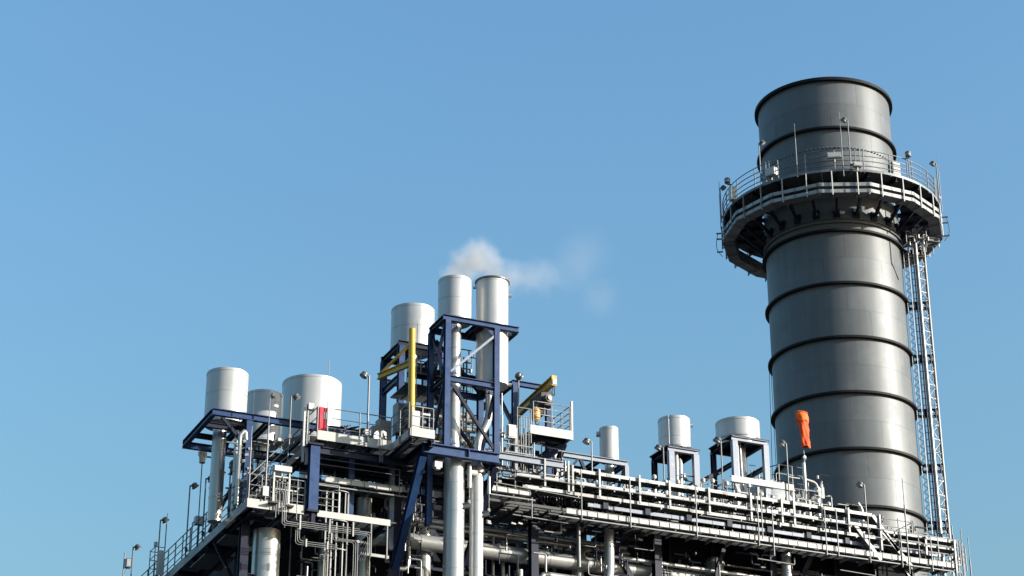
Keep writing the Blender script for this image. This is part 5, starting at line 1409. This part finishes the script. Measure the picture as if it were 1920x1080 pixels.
for k in range(8):
    x = 52.9 + k * .28
    el(t, 'valve_body', 'cyl12', 'cabinet_white', (x, 77.0 + .1 * (k % 3), 30.1 + .2 * (k % 2)), (x + .2, 77.0, 30.15 + .3 * (k % 2)), .22)
tube(t, 'small_pipe', 'white_paint', [(53.0, 77.3, 30.9), (53.6, 77.3, 30.9), (53.6, 77.3, 30.3), (54.4, 77.3, 30.1)], .10, 12, .25)
tube(t, 'vent_pipe', 'white_paint', [(53.15, 77.6, 30.0), (53.15, 77.6, 31.7), (52.95, 77.6, 31.95)], .09, 12, .2)
handrail('railing along the top of the right end walkway', [(52.9, 76.0, 29.25), (57.2, 76.0, 29.25)], 1.0, 2, 1.1, r=.03)
handrail('end railing sticking out at the far right of the walkway', [(57.2, 76.0, 29.3), (58.4, 77.0, 29.3)], 1.0, 3, .6)
t = thing('scaffold', 'light scaffold tubes crossing at the far right end', 'scaffold', (57.8, 76.8, 28))
for a, b in (((56.9, 76.2, 29.9), (58.4, 76.9, 28.1)), ((57.1, 76.2, 29.3), (58.2, 76.9, 28.2)), ((56.8, 76.2, 28.4), (58.1, 76.9, 30.1)), ((56.6, 76.4, 28.15), (58.6, 76.9, 28.5))):
    el(t, 'tube', 'cyl8', 'galvanised', a, b, .06)
for x, z0, z1 in ((57.15, 27.5, 31.0), (57.6, 27.5, 30.2), (57.35, 27.5, 29.6)):
    el(t, 'upright', 'cyl8', 'galvanised', (x, 76.2, z0), (x, 76.2, z1), .06)
rod('left one of two bare poles at the far right edge', (58.25, 77.0, 27.0), 4.25, .035)
rod('right one of two bare poles at the far right edge', (58.62, 77.0, 27.0), 3.85, .03)
t = thing('floodlight', 'small dark floodlight hanging between the poles at far right', 'floodlight', (57.9, 77, 29.5))
box(t, 'lamp_housing', 'lamp_grey', (57.75, 76.9, 29.35), (58.05, 77.15, 29.55))
box(t, 'lamp_hood', 'lamp_grey', (57.7, 76.85, 29.62), (58.0, 77.15, 29.72))
el(t, 'bracket', 'box', 'galvanised', (58.2, 77.0, 29.4), (58.2, 77.0, 29.9), .05)
t = thing('duct_hood', 'dark slanted duct hood below the right end walkway', 'duct', (54, 77, 28))
mesh_obj('hood_wall', _from('hood_wall', [(53.0, 76.4, 28.6), (54.4, 76.4, 28.6), (55.2, 76.4, 27.6), (55.2, 76.4, 27.2), (53.0, 76.4, 27.6), (53.0, 78, 28.6), (54.4, 78, 28.6), (55.2, 78, 27.6), (55.2, 78, 27.2), (53.0, 78, 27.6)],
    [(4, 3, 2, 1, 0), (5, 6, 7, 8, 9), (0, 1, 6, 5), (1, 2, 7, 6), (2, 3, 8, 7), (3, 4, 9, 8), (4, 0, 5, 9)]), 'casing_dark', t)
el(t, 'lip', 'box', 'galvanised', (54.42, 76.36, 28.6), (55.25, 76.36, 27.55), .05, .08)

# ------------------------------------------------------------------ fine pipework filling the gaps
def clutter(label, xr, yr, zr, count, mats, seed, rmax=.045, boxes=.15, name='small_pipework', cat='pipework'):
    rg = random.Random(seed)
    t = thing(name, label, cat, ((xr[0] + xr[1]) / 2, yr[0], zr[0]))
    for k in range(count):
        p = Vector((rg.uniform(*xr), rg.uniform(*yr), rg.uniform(*zr)))
        m = rg.choice(mats)
        if rg.random() < boxes:
            c_ = rg.random()
            if c_ < .4: el(t, 'valve_body', 'cyl12', m, p, p + Vector((0, 0, .16)), .13)
            elif c_ < .7: el(t, 'flange', 'cyl12', m, p, p + Vector((.05, 0, 0)), rg.uniform(.12, .22))
            else: box(t, 'terminal_box', m, p, p + Vector((.14, .08, .18)))
            continue
        pts = [p]
        ax_ = rg.choice('xz')
        for q in range(rg.choice([1, 2, 2, 3])):
            d = rg.uniform(.3, 1.1) * rg.choice([-1, 1])
            n_ = pts[-1] + (Vector((d, 0, 0)) if ax_ == 'x' else Vector((0, 0, d * .8)))
            n_.x = min(max(n_.x, xr[0]), xr[1]); n_.z = min(max(n_.z, zr[0]), zr[1])
            if (n_ - pts[-1]).length > .1: pts.append(n_)
            ax_ = 'z' if ax_ == 'x' else 'x'
        if len(pts) > 1:
            tube(t, 'tube', m, pts, rg.uniform(.012, rmax), 7, .09, 3)
    return t
GV = ['galvanised', 'galvanised', 'cladding_dull', 'shaded_blue_steel', 'tray_steel']
DK = ['cladding_dull', 'shaded_blue_steel', 'shaded_blue_steel', 'galvanised']
clutter('fine tubes and clips behind the cable trays left of the slim cylinder', (34.2, 40.5), (76.65, 77.6), (29.3, 31.1), 75, GV, 1)
clutter('fine tubes and clips behind the cable trays below the square frames', (40.5, 47.5), (76.65, 78.0), (29.6, 31.2), 75, GV, 2)
clutter('fine tubes and clips behind the cable trays near the domed drum', (47.5, 53), (76.65, 78.6), (29.6, 31.5), 65, GV, 3)
clutter('thin tubes on the right end landing below the chimney', (52.8, 57.2), (76.4, 77.6), (28.9, 30.9), 60, GV, 4)
clutter('dim tubes hanging under the right walkway', (42.5, 57), (77.1, 78.4), (26.2, 28.7), 80, DK, 5, .05)
clutter('dim tubes hanging under the middle walkway', (33.5, 42), (77.1, 79.4), (26.0, 28.9), 70, DK, 6, .05)
clutter('thin tubes and valves at the foot of the blue tower', (31.0, 34.2), (76.2, 77.4), (30.7, 33.0), 60, GV, 7)
clutter('thin tubes climbing behind the blue tower', (30.9, 33.0), (76.3, 77.0), (33.2, 35.8), 34, DK + ['galvanised'], 8)
clutter('thin tubes on the upper platform behind its railing', (26.3, 29.2), (76.6, 77.6), (30.7, 31.5), 30, GV, 9)
clutter('thin tubes round the instrument rack on the lower deck', (23.2, 25.3), (76.1, 76.9), (27.55, 28.8), 40, GV, 10, .03)
clutter('dim tubes in the dark bay right of the blue column', (25.9, 29.6), (77.9, 80.0), (25.4, 30.1), 75, DK, 11, .05)
clutter('dim tubes in the dark bay behind the bracket brace', (29.8, 31.3), (77.4, 79.6), (25.5, 29.9), 40, DK, 12, .05)
clutter('thin tubes under the overhanging blue frame at left', (22.4, 25.2), (77.6, 80.5), (29.2, 31.2), 40, GV, 13, .04)
clutter('thin tubes between the railed instrument platform and the drum', (49.2, 53.6), (80.6, 81.6), (32.0, 34.4), 45, GV + ['cabinet_white'], 14)
clutter('thin tubes below the crane platform', (34.2, 37.4), (76.6, 77.4), (30.7, 32.3), 45, GV, 15)
clutter('thin tubes at the foot of the two square vessel frames', (43.2, 49.8), (78.8, 79.8), (30.9, 32.6), 60, GV + ['cabinet_white'], 16)

# ------------------------------------------------------------------ steam
def steam():
    m = bpy.data.materials.new('steam')
    m.use_nodes = True
    n, l = m.node_tree.nodes, m.node_tree.links
    n.remove(n['Principled BSDF'])
    out = n['Material Output']
    vol = n.new('ShaderNodeVolumePrincipled')
    vol.inputs['Color'].default_value = (.97, .97, .97, 1)
    vol.inputs['Anisotropy'].default_value = 0.0
    geo = n.new('ShaderNodeNewGeometry')
    nz = n.new('ShaderNodeTexNoise'); nz.inputs['Scale'].default_value = 1.25; nz.inputs['Detail'].default_value = 7; nz.inputs['Roughness'].default_value = .6
    l.new(geo.outputs['Position'], nz.inputs['Vector'])
    off = n.new('ShaderNodeVectorMath'); off.operation = 'SCALE'; off.inputs['Scale'].default_value = 1.5
    sub = n.new('ShaderNodeVectorMath'); sub.operation = 'SUBTRACT'; sub.inputs[1].default_value = (.5, .5, .5)
    l.new(nz.outputs['Color'], sub.inputs[0]); l.new(sub.outputs[0], off.inputs[0])
    add = n.new('ShaderNodeVectorMath'); add.operation = 'ADD'
    l.new(geo.outputs['Position'], add.inputs[0]); l.new(off.outputs[0], add.inputs[1])
    total = None
    for (x, y, z, r, a) in BLOBS:
        dist = n.new('ShaderNodeVectorMath'); dist.operation = 'DISTANCE'
        dist.inputs[1].default_value = (x, y, z)
        l.new(add.outputs[0], dist.inputs[0])
        mr = n.new('ShaderNodeMapRange'); mr.interpolation_type = 'SMOOTHSTEP'
        mr.inputs[1].default_value = r; mr.inputs[2].default_value = r * .15
        mr.inputs[3].default_value = 0; mr.inputs[4].default_value = a
        l.new(dist.outputs['Value'], mr.inputs[0])
        if total is None: total = mr.outputs[0]
        else:
            s = n.new('ShaderNodeMath'); s.operation = 'ADD'
            l.new(total, s.inputs[0]); l.new(mr.outputs[0], s.inputs[1]); total = s.outputs[0]
    l.new(total, vol.inputs['Density'])
    l.new(vol.outputs[0], out.inputs['Volume'])
    MATS['steam'] = m
    try: m.cycles.volume_step_rate = 0.4
    except Exception: pass
BLOBS = [(31.35, 75.3, 38.4, .75, .8), (31.7, 75.4, 38.95, .85, .85), (32.1, 75.5, 39.5, .95, .85), (32.75, 75.6, 39.95, 1.0, .9), (33.4, 75.7, 39.45, .9, .62), (34.2, 75.8, 39.3, .95, .5), (35.1, 75.9, 39.4, .9, .22), (35.9, 75.9, 39.7, 1.1, .17), (37.3, 76.0, 40.2, 1.4, .045), (38.9, 76.2, 39.4, 1.2, .06), (38.2, 76.2, 41.4, 1.6, .04)]
steam()
def puff(path):
    P = [Vector(p[:3]) for p in path]
    return tube(None, 'steam', 'steam', P, 1, 16, radii=[p[3] for p in path])
o = puff([(30.8, 75.2, 38.4, .4), (31.4, 75.3, 38.8, 1.1), (32.6, 75.6, 39.8, 2.0), (34.5, 75.8, 39.6, 2.2), (36.5, 75.9, 39.9, 2.6), (38.5, 76.1, 40.4, 3.4), (40.5, 76.2, 40.6, 2.6), (42, 76.3, 40.7, .3)])
o['kind'] = 'stuff'; o['label'] = 'thin white steam drifting right from the tall tower cylinders'; o['category'] = 'steam'
